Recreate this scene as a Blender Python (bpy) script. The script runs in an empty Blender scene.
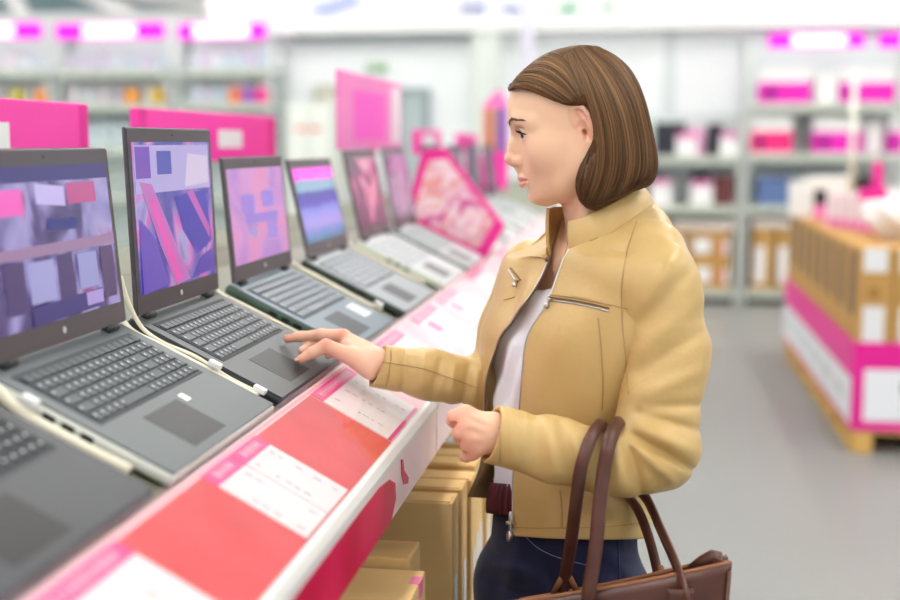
import bpy, bmesh, math, random
import numpy as np
from mathutils import Vector, Matrix, Euler
random.seed(7); np.random.seed(7)
S = bpy.context.scene
COL = S.collection
PI = math.pi
# ------------------------------------------------------------------ camera
FPX, CH = 1250.0, 1.56
PITCH = math.atan(158 / 1250.0); YAW = math.radians(8.8)
cam_d = bpy.data.cameras.new('camera'); cam = bpy.data.objects.new('camera', cam_d); COL.objects.link(cam)
cam.location = (0, 0, CH); cam.rotation_euler = (PI / 2 - PITCH, 0, YAW)
cam_d.sensor_width = 36; cam_d.lens = 50; cam_d.clip_end = 200; cam_d.clip_start = 0.05
cam_d.dof.use_dof = True; cam_d.dof.focus_distance = 1.88; cam_d.dof.aperture_fstop = 1.9
S.camera = cam
def ray(px, py):
    cx = (px - 450) / FPX; cy = (300 - py) / FPX
    u = cx; w = math.cos(PITCH) + cy * math.sin(PITCH); z = -math.sin(PITCH) + cy * math.cos(PITCH)
    return (u * math.cos(YAW) - w * math.sin(YAW), u * math.sin(YAW) + w * math.cos(YAW), z)
def atY(px, py, Y):
    d = ray(px, py); k = Y / d[1]; return Vector((d[0] * k, Y, CH + d[2] * k))
def atX(px, py, X):
    d = ray(px, py); k = X / d[0]; return Vector((X, d[1] * k, CH + d[2] * k))
# ------------------------------------------------------------------ materials
def lin(c):
    return tuple((x / 12.92 if x <= .04045 else ((x + .055) / 1.055) ** 2.4) for x in (v / 255.0 for v in c)) + (1.0,)
_M = {}
def mat(name, rgb=(200, 200, 200), rough=.5, metal=0.0, noise=None, bump=None, emit=0, trans=0, spec=.5, coat=0, sub=0, ior=1.45, sheen=0):
    """principled; noise=(scale, rgb2, contrast lo, hi) mixes a second colour; bump=(scale, strength, distance)"""
    if name in _M: return _M[name]
    m = bpy.data.materials.new(name); m.use_nodes = True
    nt = m.node_tree; N = nt.nodes; L = nt.links; b = N['Principled BSDF']
    b.inputs['Base Color'].default_value = lin(rgb); b.inputs['Roughness'].default_value = rough
    b.inputs['Metallic'].default_value = metal; b.inputs['Specular IOR Level'].default_value = spec
    b.inputs['IOR'].default_value = ior
    if coat: b.inputs['Coat Weight'].default_value = coat; b.inputs['Coat Roughness'].default_value = .08
    if trans: b.inputs['Transmission Weight'].default_value = trans
    if sheen: b.inputs['Sheen Weight'].default_value = sheen
    if sub:
        b.inputs['Subsurface Weight'].default_value = sub; b.inputs['Subsurface Radius'].default_value = (.9, .35, .18); b.inputs['Subsurface Scale'].default_value = .006
    if emit:
        b.inputs['Emission Color'].default_value = lin(rgb); b.inputs['Emission Strength'].default_value = emit
    tc = N.new('ShaderNodeTexCoord')
    if noise:
        t = N.new('ShaderNodeTexNoise'); t.inputs['Scale'].default_value = noise[0]; t.inputs['Detail'].default_value = 5
        r = N.new('ShaderNodeValToRGB'); r.color_ramp.elements[0].position = noise[2]; r.color_ramp.elements[1].position = noise[3]
        r.color_ramp.elements[0].color = lin(rgb); r.color_ramp.elements[1].color = lin(noise[1])
        L.new(tc.outputs['Object'], t.inputs['Vector']); L.new(t.outputs['Fac'], r.inputs['Fac']); L.new(r.outputs['Color'], b.inputs['Base Color'])
    if bump:
        t = N.new('ShaderNodeTexNoise'); t.inputs['Scale'].default_value = bump[0]; t.inputs['Detail'].default_value = 4
        bp = N.new('ShaderNodeBump'); bp.inputs['Strength'].default_value = bump[1]; bp.inputs['Distance'].default_value = bump[2]
        L.new(tc.outputs['Object'], t.inputs['Vector']); L.new(t.outputs['Fac'], bp.inputs['Height']); L.new(bp.outputs['Normal'], b.inputs['Normal'])
    _M[name] = m
    return m
def ramp_mat(name, stops, warp, scale, axis=None, emit=.0, rough=.2, constant=False, rot=0.0):
    """a picture surface: noise (or a run along one axis of the panel bent by noise) through a colour ramp"""
    if name in _M: return _M[name]
    m = bpy.data.materials.new(name); m.use_nodes = True
    nt = m.node_tree; N = nt.nodes; L = nt.links; b = N['Principled BSDF']
    tc = N.new('ShaderNodeTexCoord'); mp = N.new('ShaderNodeMapping'); mp.inputs['Scale'].default_value = scale
    mp.inputs['Rotation'].default_value = (rot, 0, 0)
    L.new(tc.outputs['Generated'], mp.inputs['Vector'])
    t = N.new('ShaderNodeTexNoise'); t.inputs['Scale'].default_value = 1.0; t.inputs['Detail'].default_value = 2; t.inputs['Distortion'].default_value = warp
    L.new(mp.outputs['Vector'], t.inputs['Vector'])
    r = N.new('ShaderNodeValToRGB'); cr = r.color_ramp
    if constant: cr.interpolation = 'CONSTANT'
    while len(cr.elements) < len(stops): cr.elements.new(.5)
    for e, (p, c) in zip(cr.elements, stops): e.position = p; e.color = lin(c)
    if axis is None: L.new(t.outputs['Fac'], r.inputs['Fac'])
    else:
        sp = N.new('ShaderNodeSeparateXYZ'); L.new(tc.outputs['Generated'], sp.inputs[0])
        a = N.new('ShaderNodeMath'); a.operation = 'MULTIPLY_ADD'; a.inputs[1].default_value = warp * .2; L.new(t.outputs['Fac'], a.inputs[0])
        s = N.new('ShaderNodeMath'); s.operation = 'SUBTRACT'; L.new(sp.outputs[axis], s.inputs[0]); s.inputs[1].default_value = warp * .1
        L.new(s.outputs[0], a.inputs[2]); L.new(a.outputs[0], r.inputs['Fac'])
    L.new(r.outputs['Color'], b.inputs['Base Color']); b.inputs['Roughness'].default_value = rough
    if emit:
        L.new(r.outputs['Color'], b.inputs['Emission Color']); b.inputs['Emission Strength'].default_value = emit
    _M[name] = m
    return m
# ------------------------------------------------------------------ mesh building
class MB:
    def __init__(s): s.v = []; s.f = []; s.mi = []
    def add(s, vs, fs, mi=0, M=None):
        o = len(s.v)
        s.v += [tuple(M @ Vector(p)) if M is not None else tuple(p) for p in vs]
        s.f += [tuple(o + i for i in f) for f in fs]; s.mi += [mi] * len(fs)
        return s
    def box(s, x0, x1, y0, y1, z0, z1, mi=0, M=None):
        vs = [(x, y, z) for z in (z0, z1) for y in (y0, y1) for x in (x0, x1)]
        return s.add(vs, [(0, 2, 3, 1), (4, 5, 7, 6), (0, 1, 5, 4), (2, 6, 7, 3), (0, 4, 6, 2), (1, 3, 7, 5)], mi, M)
    def prism(s, poly, a0, a1, axis='y', mi=0, M=None):
        """poly in the plane across the axis ((x,z) for y, (y,z) for x, (x,y) for z)"""
        def P(p, a): return (p[0], a, p[1]) if axis == 'y' else ((a, p[0], p[1]) if axis == 'x' else (p[0], p[1], a))
        n = len(poly)
        vs = [P(p, a0) for p in poly] + [P(p, a1) for p in poly]
        fs = [tuple(range(n)), tuple(range(2 * n - 1, n - 1, -1))] + [(i, i + n, (i + 1) % n + n, (i + 1) % n) for i in range(n)]
        return s.add(vs, fs, mi, M)
    def tube(s, pts, rad, n=10, mi=0, flat=1.0, up=None, caps=True):
        pts = [Vector(p) for p in pts]; m = len(pts)
        rad = rad if hasattr(rad, '__len__') else [rad] * m
        vs = []; fs = []
        T = [(pts[min(i + 1, m - 1)] - pts[max(i - 1, 0)]).normalized() for i in range(m)]
        a = Vector(up) if up else (Vector((0, 0, 1)) if abs(T[0].z) < .9 else Vector((1, 0, 0)))
        for i in range(m):
            a = (a - T[i] * a.dot(T[i])).normalized(); b = T[i].cross(a)
            for k in range(n):
                q = 2 * PI * k / n
                vs.append(tuple(pts[i] + a * (math.cos(q) * rad[i] * flat) + b * (math.sin(q) * rad[i])))
        for i in range(m - 1):
            for k in range(n):
                fs.append((i * n + k, i * n + (k + 1) % n, (i + 1) * n + (k + 1) % n, (i + 1) * n + k))
        if caps: fs += [tuple(range(n - 1, -1, -1)), tuple(range((m - 1) * n, m * n))]
        return s.add(vs, fs, mi)
    def lathe(s, prof, c=(0, 0, 0), n=20, mi=0):
        vs = []; fs = []; m = len(prof)
        for r, z in prof:
            for k in range(n):
                q = 2 * PI * k / n; vs.append((c[0] + r * math.cos(q), c[1] + r * math.sin(q), c[2] + z))
        for i in range(m - 1):
            for k in range(n): fs.append((i * n + k, i * n + (k + 1) % n, (i + 1) * n + (k + 1) % n, (i + 1) * n + k))
        fs += [tuple(range(n - 1, -1, -1)), tuple(range((m - 1) * n, m * n))]
        return s.add(vs, fs, mi)
    def grid(s, fn, nu, nv, mi=0, wrap=False):
        """fn(u, v) over 0..1"""
        vs = [tuple(fn(i / (nu if wrap else nu - 1), j / (nv - 1))) for j in range(nv) for i in range(nu)]
        fs = []
        for j in range(nv - 1):
            for i in range(nu if wrap else nu - 1):
                k = (i + 1) % nu
                fs.append((j * nu + i, j * nu + k, (j + 1) * nu + k, (j + 1) * nu + i))
        return s.add(vs, fs, mi)
    def build(s, name, mats, parent=None, smooth=False, bevel=0, seg=2, solid=0, subsurf=0, fix=True):
        me = bpy.data.meshes.new(name); me.from_pydata(s.v, [], s.f)
        for m in (mats if isinstance(mats, (list, tuple)) else [mats]): me.materials.append(m)
        if any(s.mi): me.polygons.foreach_set('material_index', s.mi)
        if fix:
            bm = bmesh.new(); bm.from_mesh(me); bmesh.ops.recalc_face_normals(bm, faces=bm.faces[:]); bm.to_mesh(me); bm.free()
        if smooth: me.polygons.foreach_set('use_smooth', [True] * len(me.polygons))
        me.update()
        o = bpy.data.objects.new(name, me); COL.objects.link(o)
        if parent is not None: o.parent = parent
        if solid:
            q = o.modifiers.new('solid', 'SOLIDIFY'); q.thickness = solid; q.offset = 0
        if bevel:
            q = o.modifiers.new('bevel', 'BEVEL'); q.width = bevel; q.segments = seg; q.limit_method = 'ANGLE'; q.angle_limit = math.radians(40)
        if subsurf:
            q = o.modifiers.new('sub', 'SUBSURF'); q.levels = q.render_levels = subsurf
        return o
def tag(o, label=None, cat=None, group=None, kind=None):
    if label: o['label'] = label
    if cat: o['category'] = cat
    if group: o['group'] = group
    if kind: o['kind'] = kind
    return o
def thing(name, label, cat, loc=(0, 0, 0), rot=(0, 0, 0), group=None):
    o = bpy.data.objects.new(name, None); COL.objects.link(o); o.empty_display_size = .05
    o.location = loc; o.rotation_euler = rot
    return tag(o, label, cat, group)
def copy_tree(o, parent=None):
    c = o.copy(); COL.objects.link(c); c.parent = parent
    for ch in list(o.children): copy_tree(ch, c)
    return c
def box(name, x0, x1, y0, y1, z0, z1, m, parent=None, bevel=0):
    return MB().box(x0, x1, y0, y1, z0, z1).build(name, m, parent, bevel=bevel)
# ------------------------------------------------------------------ palette
MAG = mat('magenta_print', (232, 20, 150), .45)
HOT = mat('hot_magenta_sign', (250, 10, 225), .4, emit=.25)
PINKB = mat('pink_sign_board', (255, 62, 178), .4, spec=.4)
PINKL = mat('light_pink_sign', (247, 128, 200), .4)
WHITE = mat('white_paint', (240, 240, 240), .5)
PAPER = mat('white_paper', (238, 239, 241), .7)
METAL = mat('pale_grey_enamel', (220, 226, 222), .4, spec=.4)
DARKM = mat('dark_plastic', (38, 38, 42), .45)
BLACK = mat('black_plastic', (20, 20, 23), .4)
KRAFT = mat('kraft_cardboard', (232, 197, 138), .8, noise=(3.5, (222, 185, 124), .35, .65), bump=(160, .08, .002))
KRAFTB = mat('brown_cardboard', (196, 152, 88), .8, noise=(4, (182, 138, 76), .35, .65))
WOOD = mat('pallet_wood', (226, 184, 104), .7, noise=(9, (206, 160, 84), .4, .6))
GREYG = mat('grey_glyphs', (176, 178, 184), .7)
# ------------------------------------------------------------------ the room
def struct(o): o['kind'] = 'structure'; return o
YW = 12.85
X_W = atY(273, 100, YW).x
fl = struct(box('floor', -9, 7, -4, 15, -.1, 0, mat('speckled_grey_floor', (150, 152, 150), .35, noise=(60, (140, 142, 140), .3, .7), spec=.45)))
wallm = mat('pale_blue_white_wall', (236, 241, 244), .6)
struct(box('wall_back', X_W, 7, YW, YW + .2, 0, 4.4, wallm))
struct(box('wall_far', -9, X_W, 14.6, 14.8, 0, 4.4, mat('teal_grey_wall', (158, 184, 190), .6)))
struct(box('wall_left', -9.2, -9, -4, 15, 0, 4.4, wallm))
struct(box('wall_right', 7, 7.2, -4, 15, 0, 4.4, wallm))
struct(box('ceiling', -9.2, 7.2, -4, 15, 4.4, 4.6, mat('white_ceiling', (238, 238, 238), .7)))
# a deep white soffit carrying the shop's lettering
z0 = atY(420, 32, 12.66).z
struct(box('trim_1', atY(204, 10, 12.66).x, 7, 12.66, YW, z0, 4.4, mat('white_soffit', (246, 246, 246), .6)))
struct(box('trim_2', atY(294, 10, 12.72).x, atY(476, 10, 12.72).x, 12.72, YW, z0 - .06, z0 - .001, mat('soffit_shade_grey', (150, 162, 164), .6)))  # grey strip paints in the shade line under the soffit
for k, (a, b, q) in enumerate([((8, -6), (22, 12), 13.2), ((78, -10), (140, 20), 13.2), ((150, -2), (204, 6), 13.5)]):
    p0, p1 = atY(*a, q), atY(*b, q)
    struct(MB().tube([p0 - (p1 - p0) * .5, p1 + (p1 - p0) * .2], .09, 8).build('trim_%d' % (3 + k), WHITE))
struct(box('trim_6', atY(-40, 18, 13).x, atY(204, 18, 13).x, 12.9, 13.1, atY(100, 19, 13).z - .08, atY(100, 13, 13).z, METAL))
struct(box('trim_7', X_W - .1, X_W, 12.85, 14.6, 0, 4.4, wallm))
# columns and pole by the back wall
for k, (a, b, q, c) in enumerate([(472, 500, 12.70, (220, 228, 222)), (664, 676, 12.84, (214, 222, 224))]):
    struct(box('column_%d' % (k + 1), atY(a, 50, q).x, atY(b, 50, q).x, q, q + .3, 0, 4.4, mat('column_paint_%d' % k, c, .6)))
struct(MB().tube([(atY(528, 50, 11.2).x, 11.2, 0), (atY(528, 50, 11.2).x, 11.2, 4.4)], .055, 12).build('pillar_3', mat('lilac_white_pole', (222, 218, 236), .4), smooth=True))
# doors in the back wall
def door(n, a, b, ytop, c, fc):
    x0, x1, zt = atY(a, 100, YW).x, atY(b, 100, YW).x, atY(a, ytop, YW).z
    d = struct(box('door_%d' % n, x0, x1, YW - .04, YW + .02, 0, zt, mat('door_paint_%d' % n, c, .5), bevel=.004))
    f = MB(); f.box(x0 - .07, x0, YW - .07, YW, 0, zt + .07).box(x1, x1 + .07, YW - .07, YW, 0, zt + .07).box(x0, x1, YW - .07, YW, zt, zt + .07)
    f.build('door_frame', mat('door_frame_%d' % n, fc, .5), d)
    MB().tube([(x1 - .12, YW - .1, 1.02), (x1 - .24, YW - .1, 1.02)], .014, 8).tube([(x1 - .12, YW - .03, 1.02), (x1 - .12, YW - .1, 1.02)], .014, 8).build('door_handle', METAL, d)
door(1, 403, 424, 95, (182, 198, 200), (150, 164, 168))
door(2, 322, 337, 92, (222, 224, 212), (196, 198, 180))
# exit sign
p0, p1 = atY(366, 66, YW), atY(388, 71, YW)
t = thing('exit_sign', 'small green exit sign mounted on the pale back wall', 'sign', ((p0.x + p1.x) / 2, YW, p1.z))
box('sign_body', -.11, .11, -.05, 0, 0, .07, mat('exit_green', (120, 172, 110), .5), t, .004)
MB().box(-.07, -.02, -.054, -.05, .02, .05).box(.0, .07, -.054, -.05, .028, .042).build('running_figure_mark', WHITE, t)
# logos on the soffit: soft blue and green marks
def mark(name, label, polys, m, base):
    t = MB()
    for pl in polys:
        pts = [atY(x, y, 12.65) for x, y in pl]
        t.prism([(p.x - base.x, p.z - base.z) for p in pts], -.012, .008, 'y')
    o = t.build(name, m); o.location = (base.x, 12.65, base.z)
    return tag(o, label, 'sign')
BLUEL = mat('soft_blue_letters', (138, 158, 232), .5); GREENL = mat('soft_green_letters', (60, 190, 140), .5)
mark('swoosh_sign', 'pale blue slanting swoosh mark high on the white fascia', [[(310, 8), (318, 14), (332, 13), (360, 2), (356, -4), (330, 3)]], mat('swoosh_blue', (168, 182, 240), .5), atY(330, 6, 12.65))
def letters(x0, x1, y0, y1, w, gap, seed):
    r = random.Random(seed); out = []; x = x0
    while x + w < x1:
        k = r.choice('HEUON')
        out.append([(x, y0), (x + 1.3, y0), (x + 1.3, y1), (x, y1)])
        if k in 'HUON': out.append([(x + w - 1.3, y0), (x + w, y0), (x + w, y1), (x + w - 1.3, y1)])
        if k in 'HEN': out.append([(x, (y0 + y1) / 2 - .7), (x + w, (y0 + y1) / 2 - .7), (x + w, (y0 + y1) / 2 + .7), (x, (y0 + y1) / 2 + .7)])
        if k in 'EUO': out.append([(x, y1 - 1.3), (x + w, y1 - 1.3), (x + w, y1), (x, y1)])
        if k in 'EO': out.append([(x, y0), (x + w, y0), (x + w, y0 + 1.3), (x, y0 + 1.3)])
        x += w + gap
    return out
mark('blue_lettering_sign', 'longer word in small blue letters on the white fascia', letters(462, 490, 4, 12, 5, 1.4, 3), BLUEL, atY(475, 12, 12.65))
mark('blue_lettering_sign', 'shorter word in small blue letters beside the lilac pole', letters(503, 524, 5, 12, 5, 1.4, 5), BLUEL, atY(513, 12, 12.65))
star = []
for k in range(4):
    a = PI * k / 4; c, s_ = math.cos(a), math.sin(a)
    star.append([(570 + c * 6 - s_ * .9, 8 + s_ * 6 + c * .9), (570 - c * 6 - s_ * .9, 8 - s_ * 6 + c * .9), (570 - c * 6 + s_ * .9, 8 - s_ * 6 - c * .9), (570 + c * 6 + s_ * .9, 8 + s_ * 6 - c * .9)])
mark('star_sign', 'small green star mark on the white fascia above the woman', star + [[(557, 9), (563, 8), (563, 11), (557, 12)]], GREENL, atY(570, 12, 12.65))
mark('green_lettering_sign', 'pale green letters right of the green star mark', letters(602, 614, 4, 11, 5, 1.4, 9), mat('pale_green_letters', (150, 214, 190), .5), atY(608, 11, 12.65))
# ceiling lights
for i, x in enumerate((-7, -4, -1.0, 2.0, 5)):
    for j, y in enumerate((-2.5, .2, 2.9, 5.6, 8.3, 11.0)):
        t = bpy.data.objects.new('ceiling_light', None); COL.objects.link(t); t.location = (x, y, 4.399)
        tag(t, 'long white ceiling light panel hung level above the sales floor', 'light', 'ceiling light panels')
        box('frame', -.2, .2, -.8, .8, -.06, 0, WHITE, t)
        box('diffuser', -.17, .17, -.77, .77, -.075, -.06, mat('lit_diffuser', (255, 252, 246), .5, emit=22), t)
w = bpy.data.worlds.new('world'); S.world = w; w.use_nodes = True
w.node_tree.nodes['Background'].inputs[0].default_value = (.95, .98, 1, 1); w.node_tree.nodes['Background'].inputs[1].default_value = .75
S.view_settings.view_transform = 'Standard'; S.view_settings.look = 'None'; S.view_settings.gamma = 1; S.view_settings.exposure = 0.13
S.view_settings.use_curve_mapping = False
# ------------------------------------------------------------------ back shelving, right of the woman
def shelf_unit(label, x0, x1, yf, zt, shelves, headers=(), depth=.5):
    t = thing('shelving_unit', label, 'shelf', ((x0 + x1) / 2, yf + depth / 2, 0)); hx = (x1 - x0) / 2; hd = depth / 2
    for sx in (-1, 1):
        for sy in (-1, 1):
            box('upright', sx * hx - .014, sx * hx + .014, sy * (hd - .025) - .02, sy * (hd - .025) + .02, 0, zt, METAL, t, .004)
    box('back_panel', -hx + .026, hx - .026, hd - .02, hd - .005, .1, zt, mat('pale_back_panel', (220, 230, 230), .5), t)
    for z in shelves:
        b = box('shelf_board', -hx + .026, hx - .026, -hd, hd - .021, z - .03, z, METAL, t, .003)
        box('price_rail', -hx + .026, hx - .026, -hd - .012, -hd, z - .075, z + .005, mat('rail_grey_green', (192, 200, 188), .4), b)
    box('plinth', -hx + .026, hx - .026, -hd + .06, -hd + .09, 0, .12, BLACK, t)
    for (a, b_, z0, z1, wa, wb) in headers:
        h = box('header_sign', a, b_, -hd - .02, -hd, z0, z1, HOT, t, .003)
        box('white_panel', wa, wb, -hd - .024, -hd - .02, z0 + .02, z1 - .015, mat('emissive_white_panel', (255, 255, 255), .4, emit=.5), h)  # white panel colour with weak emission
    return t
YS = 12.3
def X(px): return atY(px, 150, YS).x
def Z(py, px=800): return atY(px, py, YS).z
xc = (X(747) + X(905)) / 2
shelf_unit('tall pale metal shelving unit with magenta header signs, right of the back wall', X(747), X(905), YS, Z(34, 760), [Z(104), Z(154), Z(206), .14],
           [(X(765) - xc, X(860) - xc, Z(48), Z(33), X(788) - xc, X(842) - xc), (X(874) - xc, X(904) - xc, Z(49), Z(34), X(897) - xc, X(904) - xc)])
shelf_unit('low pale metal shelving unit directly behind the woman', X(600), X(743.5) - .028, YS, Z(112, 700), [Z(156, 700), Z(206, 700), .14])
def carton(name, label, cat, px0, py0, px1, py1, dz, m, band=None, group=None, yo=.05, depth=.25, bandm=None):
    """a box on a shelf at depth YS+yo; the band is its lower printed part"""
    a, b = atY(px0, py1, YS + yo), atY(px1, py0, YS + yo)
    zb = dz + .001; h = b.z - a.z; hw = (b.x - a.x) / 2
    t = thing(name, label, cat, ((a.x + b.x) / 2, YS + yo + depth / 2, zb), group=group)
    box('carton_body', -hw, hw, -depth / 2, depth / 2, 0, h, m, t, .004)
    if band:
        box('printed_band', -hw - .002, hw + .002, -depth / 2 - .003, depth / 2 - .02, .015, h * band, bandm or HOT, t)
        box('picture', -hw * .75, -hw * .35, -depth / 2 - .006, -depth / 2 - .003, h * band * .3, h * band * .7, mat('dark_purple_print', (90, 20, 90), .5), t)
    return t
Z1, Z2, Z3, Z4 = Z(104), Z(154), Z(206), .14
M1 = mat('rose_red_print', (240, 40, 130), .4); M2 = mat('carton_magenta', (232, 24, 186), .4)
carton('printer_carton', 'white and magenta printer carton at the post end of the top shelf', 'box', 759, 67, 812, 104, Z1, WHITE, .6, bandm=M2)
carton('printer_carton', 'white and magenta printer carton right of the plain white one on the top shelf', 'box', 840, 70, 896, 106, Z1, WHITE, .6, bandm=M2)
carton('plain_carton', 'plain white carton between two magenta printer cartons', 'box', 815, 82, 838, 112, Z1, WHITE)
carton('printer_carton', 'white and rose red printer carton at the post end of the second shelf', 'box', 751, 113, 793, 152, Z2, WHITE, .58, bandm=M1)
carton('printer_carton', 'white and magenta printer carton in the middle of the second shelf', 'box', 813, 118, 862, 155, Z2, WHITE, .6, bandm=M2)
carton('printer_carton', 'white and magenta printer carton cut off by the right picture edge', 'box', 889, 120, 905, 157, Z2, WHITE, .6, bandm=M2)
t = thing('white_bottle', 'white rounded bottle standing between cartons on the second shelf', 'bottle', (X(876), YS + .2, Z2 + .001))
MB().lathe([(.0, 0), (.1, 0), (.105, .02), (.105, .24), (.08, .3), (.05, .32), (.0, .32)]).build('bottle_body', WHITE, t, smooth=True)
MB().lathe([(.0, .32), (.045, .32), (.045, .36), (0, .36)]).build('cap', mat('cap_grey', (210, 205, 212), .4), t, smooth=True)
carton('blue_carton', 'blue picture carton on the third shelf next to the post', 'box', 757, 178, 793, 206, Z3, mat('blue_print', (92, 116, 166), .5))
carton('grey_carton', 'flat grey carton on the third shelf behind the white stand', 'box', 797, 183, 850, 205, Z3, mat('grey_print', (90, 92, 104), .5))
carton('black_carton', 'black carton on the third shelf near the right edge', 'box', 856, 176, 880, 205, Z3, DARKM)
carton('orange_carton', 'small orange carton on the third shelf at the right edge', 'box', 888, 175, 902, 192, Z3, mat('orange_print', (246, 120, 50), .5))
# middle unit
NAVY = mat('navy_black_carton', (42, 46, 58), .5)
carton('navy_carton', 'wide navy black carton on the shelf just behind the hair', 'box', 654, 125, 686, 158, Z(156, 700), NAVY, yo=.15)
carton('navy_carton', 'narrow navy black carton standing between two white price displays', 'box', 707, 126, 724, 158, Z(156, 700), NAVY, yo=.15)
def display(label, px0, py0, px1, py1, zb, pink=.14):
    a, b = atY(px0, py1, YS), atY(px1, py0, YS); hw = (b.x - a.x) / 2; h = b.z - a.z
    t = thing('price_display', label, 'sign', ((a.x + b.x) / 2, YS + .06, zb + .001))
    MB().prism([(-.05, 0), (.05, 0), (.02, h), (-.02, h)], -hw, hw, 'x').build('white_stand', WHITE, t, bevel=.006)
    MB().prism([(-.054, h * (1 - pink)), (-.03, h * (1 - pink)), (-.012, h), (-.026, h)], -hw * .98, hw * .98, 'x').build('pink_strip', PINKL, t)
display('white price display with pink top in front of the wide navy carton', 676, 138, 697, 160, Z(156, 700))
display('white price display with pink top at the end of the upper shelf', 720, 140, 738, 163, Z(156, 700))
display('white price display closest to the hair on the middle shelf', 650, 186, 672, 211, Z(206, 700), .1)
display('white price display in front of the rounded black appliance', 690, 187, 713, 211, Z(206, 700), .1)
carton('pink_carton', 'pale pink carton beside the wide navy carton', 'box', 687, 130, 705, 158, Z(156, 700), mat('pale_pink_carton', (236, 176, 212), .5), yo=.2, depth=.2)
carton('maroon_carton', 'dark maroon carton with red print on the middle shelf', 'box', 714, 180, 734, 209, Z(206, 700), mat('maroon', (120, 62, 66), .5), yo=.15)
carton('dark_carton', 'dark grey carton behind the price display nearest the hair', 'box', 644, 180, 660, 209, Z(206, 700), DARKM, yo=.2)
t = thing('black_appliance', 'rounded black appliance behind a white price display', 'appliance', (X(702), YS + .32, Z(206, 700) + .001))
MB().lathe([(0, 0), (.1, 0), (.11, .03), (.1, .2), (.09, .27), (.05, .31), (0, .315)]).build('machine_body', BLACK, t, smooth=True)
MB().tube([(0, -.1, .22), (0, -.15, .22), (0, -.15, .18)], .02, 8).build('spout', DARKM, t, smooth=True)
# floor level cartons
def stock(label, px0, py0, px1, py1, zb, spots, yo=.03):
    a, b = atY(px0, py1, YS + yo), atY(px1, py0, YS + yo); hw = (b.x - a.x) / 2; h = b.z - a.z
    t = thing('stock_carton', label, 'box', ((a.x + b.x) / 2, YS + yo + .2, zb + .001))
    box('carton_body', -hw, hw, -.2, .2, 0, h, KRAFTB, t, .004)
    for (u0, u1, v0, v1, m) in spots:
        box('paper_label', -hw + 2 * hw * u0, -hw + 2 * hw * u1, -.203, -.2, h * v0, h * v1, m, t)
    return h
RED = mat('red_print', (222, 96, 76), .5)
h = stock('lower brown stock carton with white label and red mark behind the woman', 690, 262, 731, 290, .14, [(.08, .5, .25, .75, PAPER), (.72, .8, .2, .7, RED), (.82, .95, .2, .7, PAPER)])
stock('upper brown stock carton with white label and red mark stacked on another', 690, 234, 731, 262, .14 + h, [(.08, .5, .25, .75, PAPER), (.72, .8, .2, .7, RED), (.82, .95, .2, .7, PAPER)])
h = stock('lower brown stock carton half hidden by the woman shoulder', 640, 262, 688, 290, .14, [(.5, .9, .25, .75, PAPER)])
stock('upper brown stock carton half hidden by the woman shoulder', 640, 234, 688, 262, .14 + h, [(.5, .9, .25, .75, PAPER)])
stock('brown stock carton with upright white label next to the post', 752, 232, 775, 292, .14, [(.1, .55, .12, .72, PAPER)])
stock('brown stock carton with upright white label half behind the pallet', 776, 232, 800, 292, .14, [(.05, .45, .12, .72, PAPER)])
a, b = atY(672, 233, YS + .05), atY(742, 224, YS + .05)
for lab, q0, q1 in (('long flat white carton lying on stacked stock cartons behind the woman', 672, 742), ('long flat white carton lying on the stock cartons by the post', 753, 800)):
    a, b = atY(q0, 233, YS + .05), atY(q1, 224, YS + .05)
    t = thing('flat_carton', lab, 'box', ((a.x + b.x) / 2, YS + .25, .14 + 2 * h + (.004 if q0 < 700 else .03)))
    box('carton_body', (a.x - b.x) / 2, (b.x - a.x) / 2, -.18, .18, 0, .085, mat('off_white_carton', (236, 228, 220), .6), t, .004)
    box('tape', (a.x - b.x) / 2 - .001, (b.x - a.x) / 2 + .001, -.02, .02, -.0005, .0862, mat('packing_tape', (206, 186, 150), .4), t)
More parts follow.
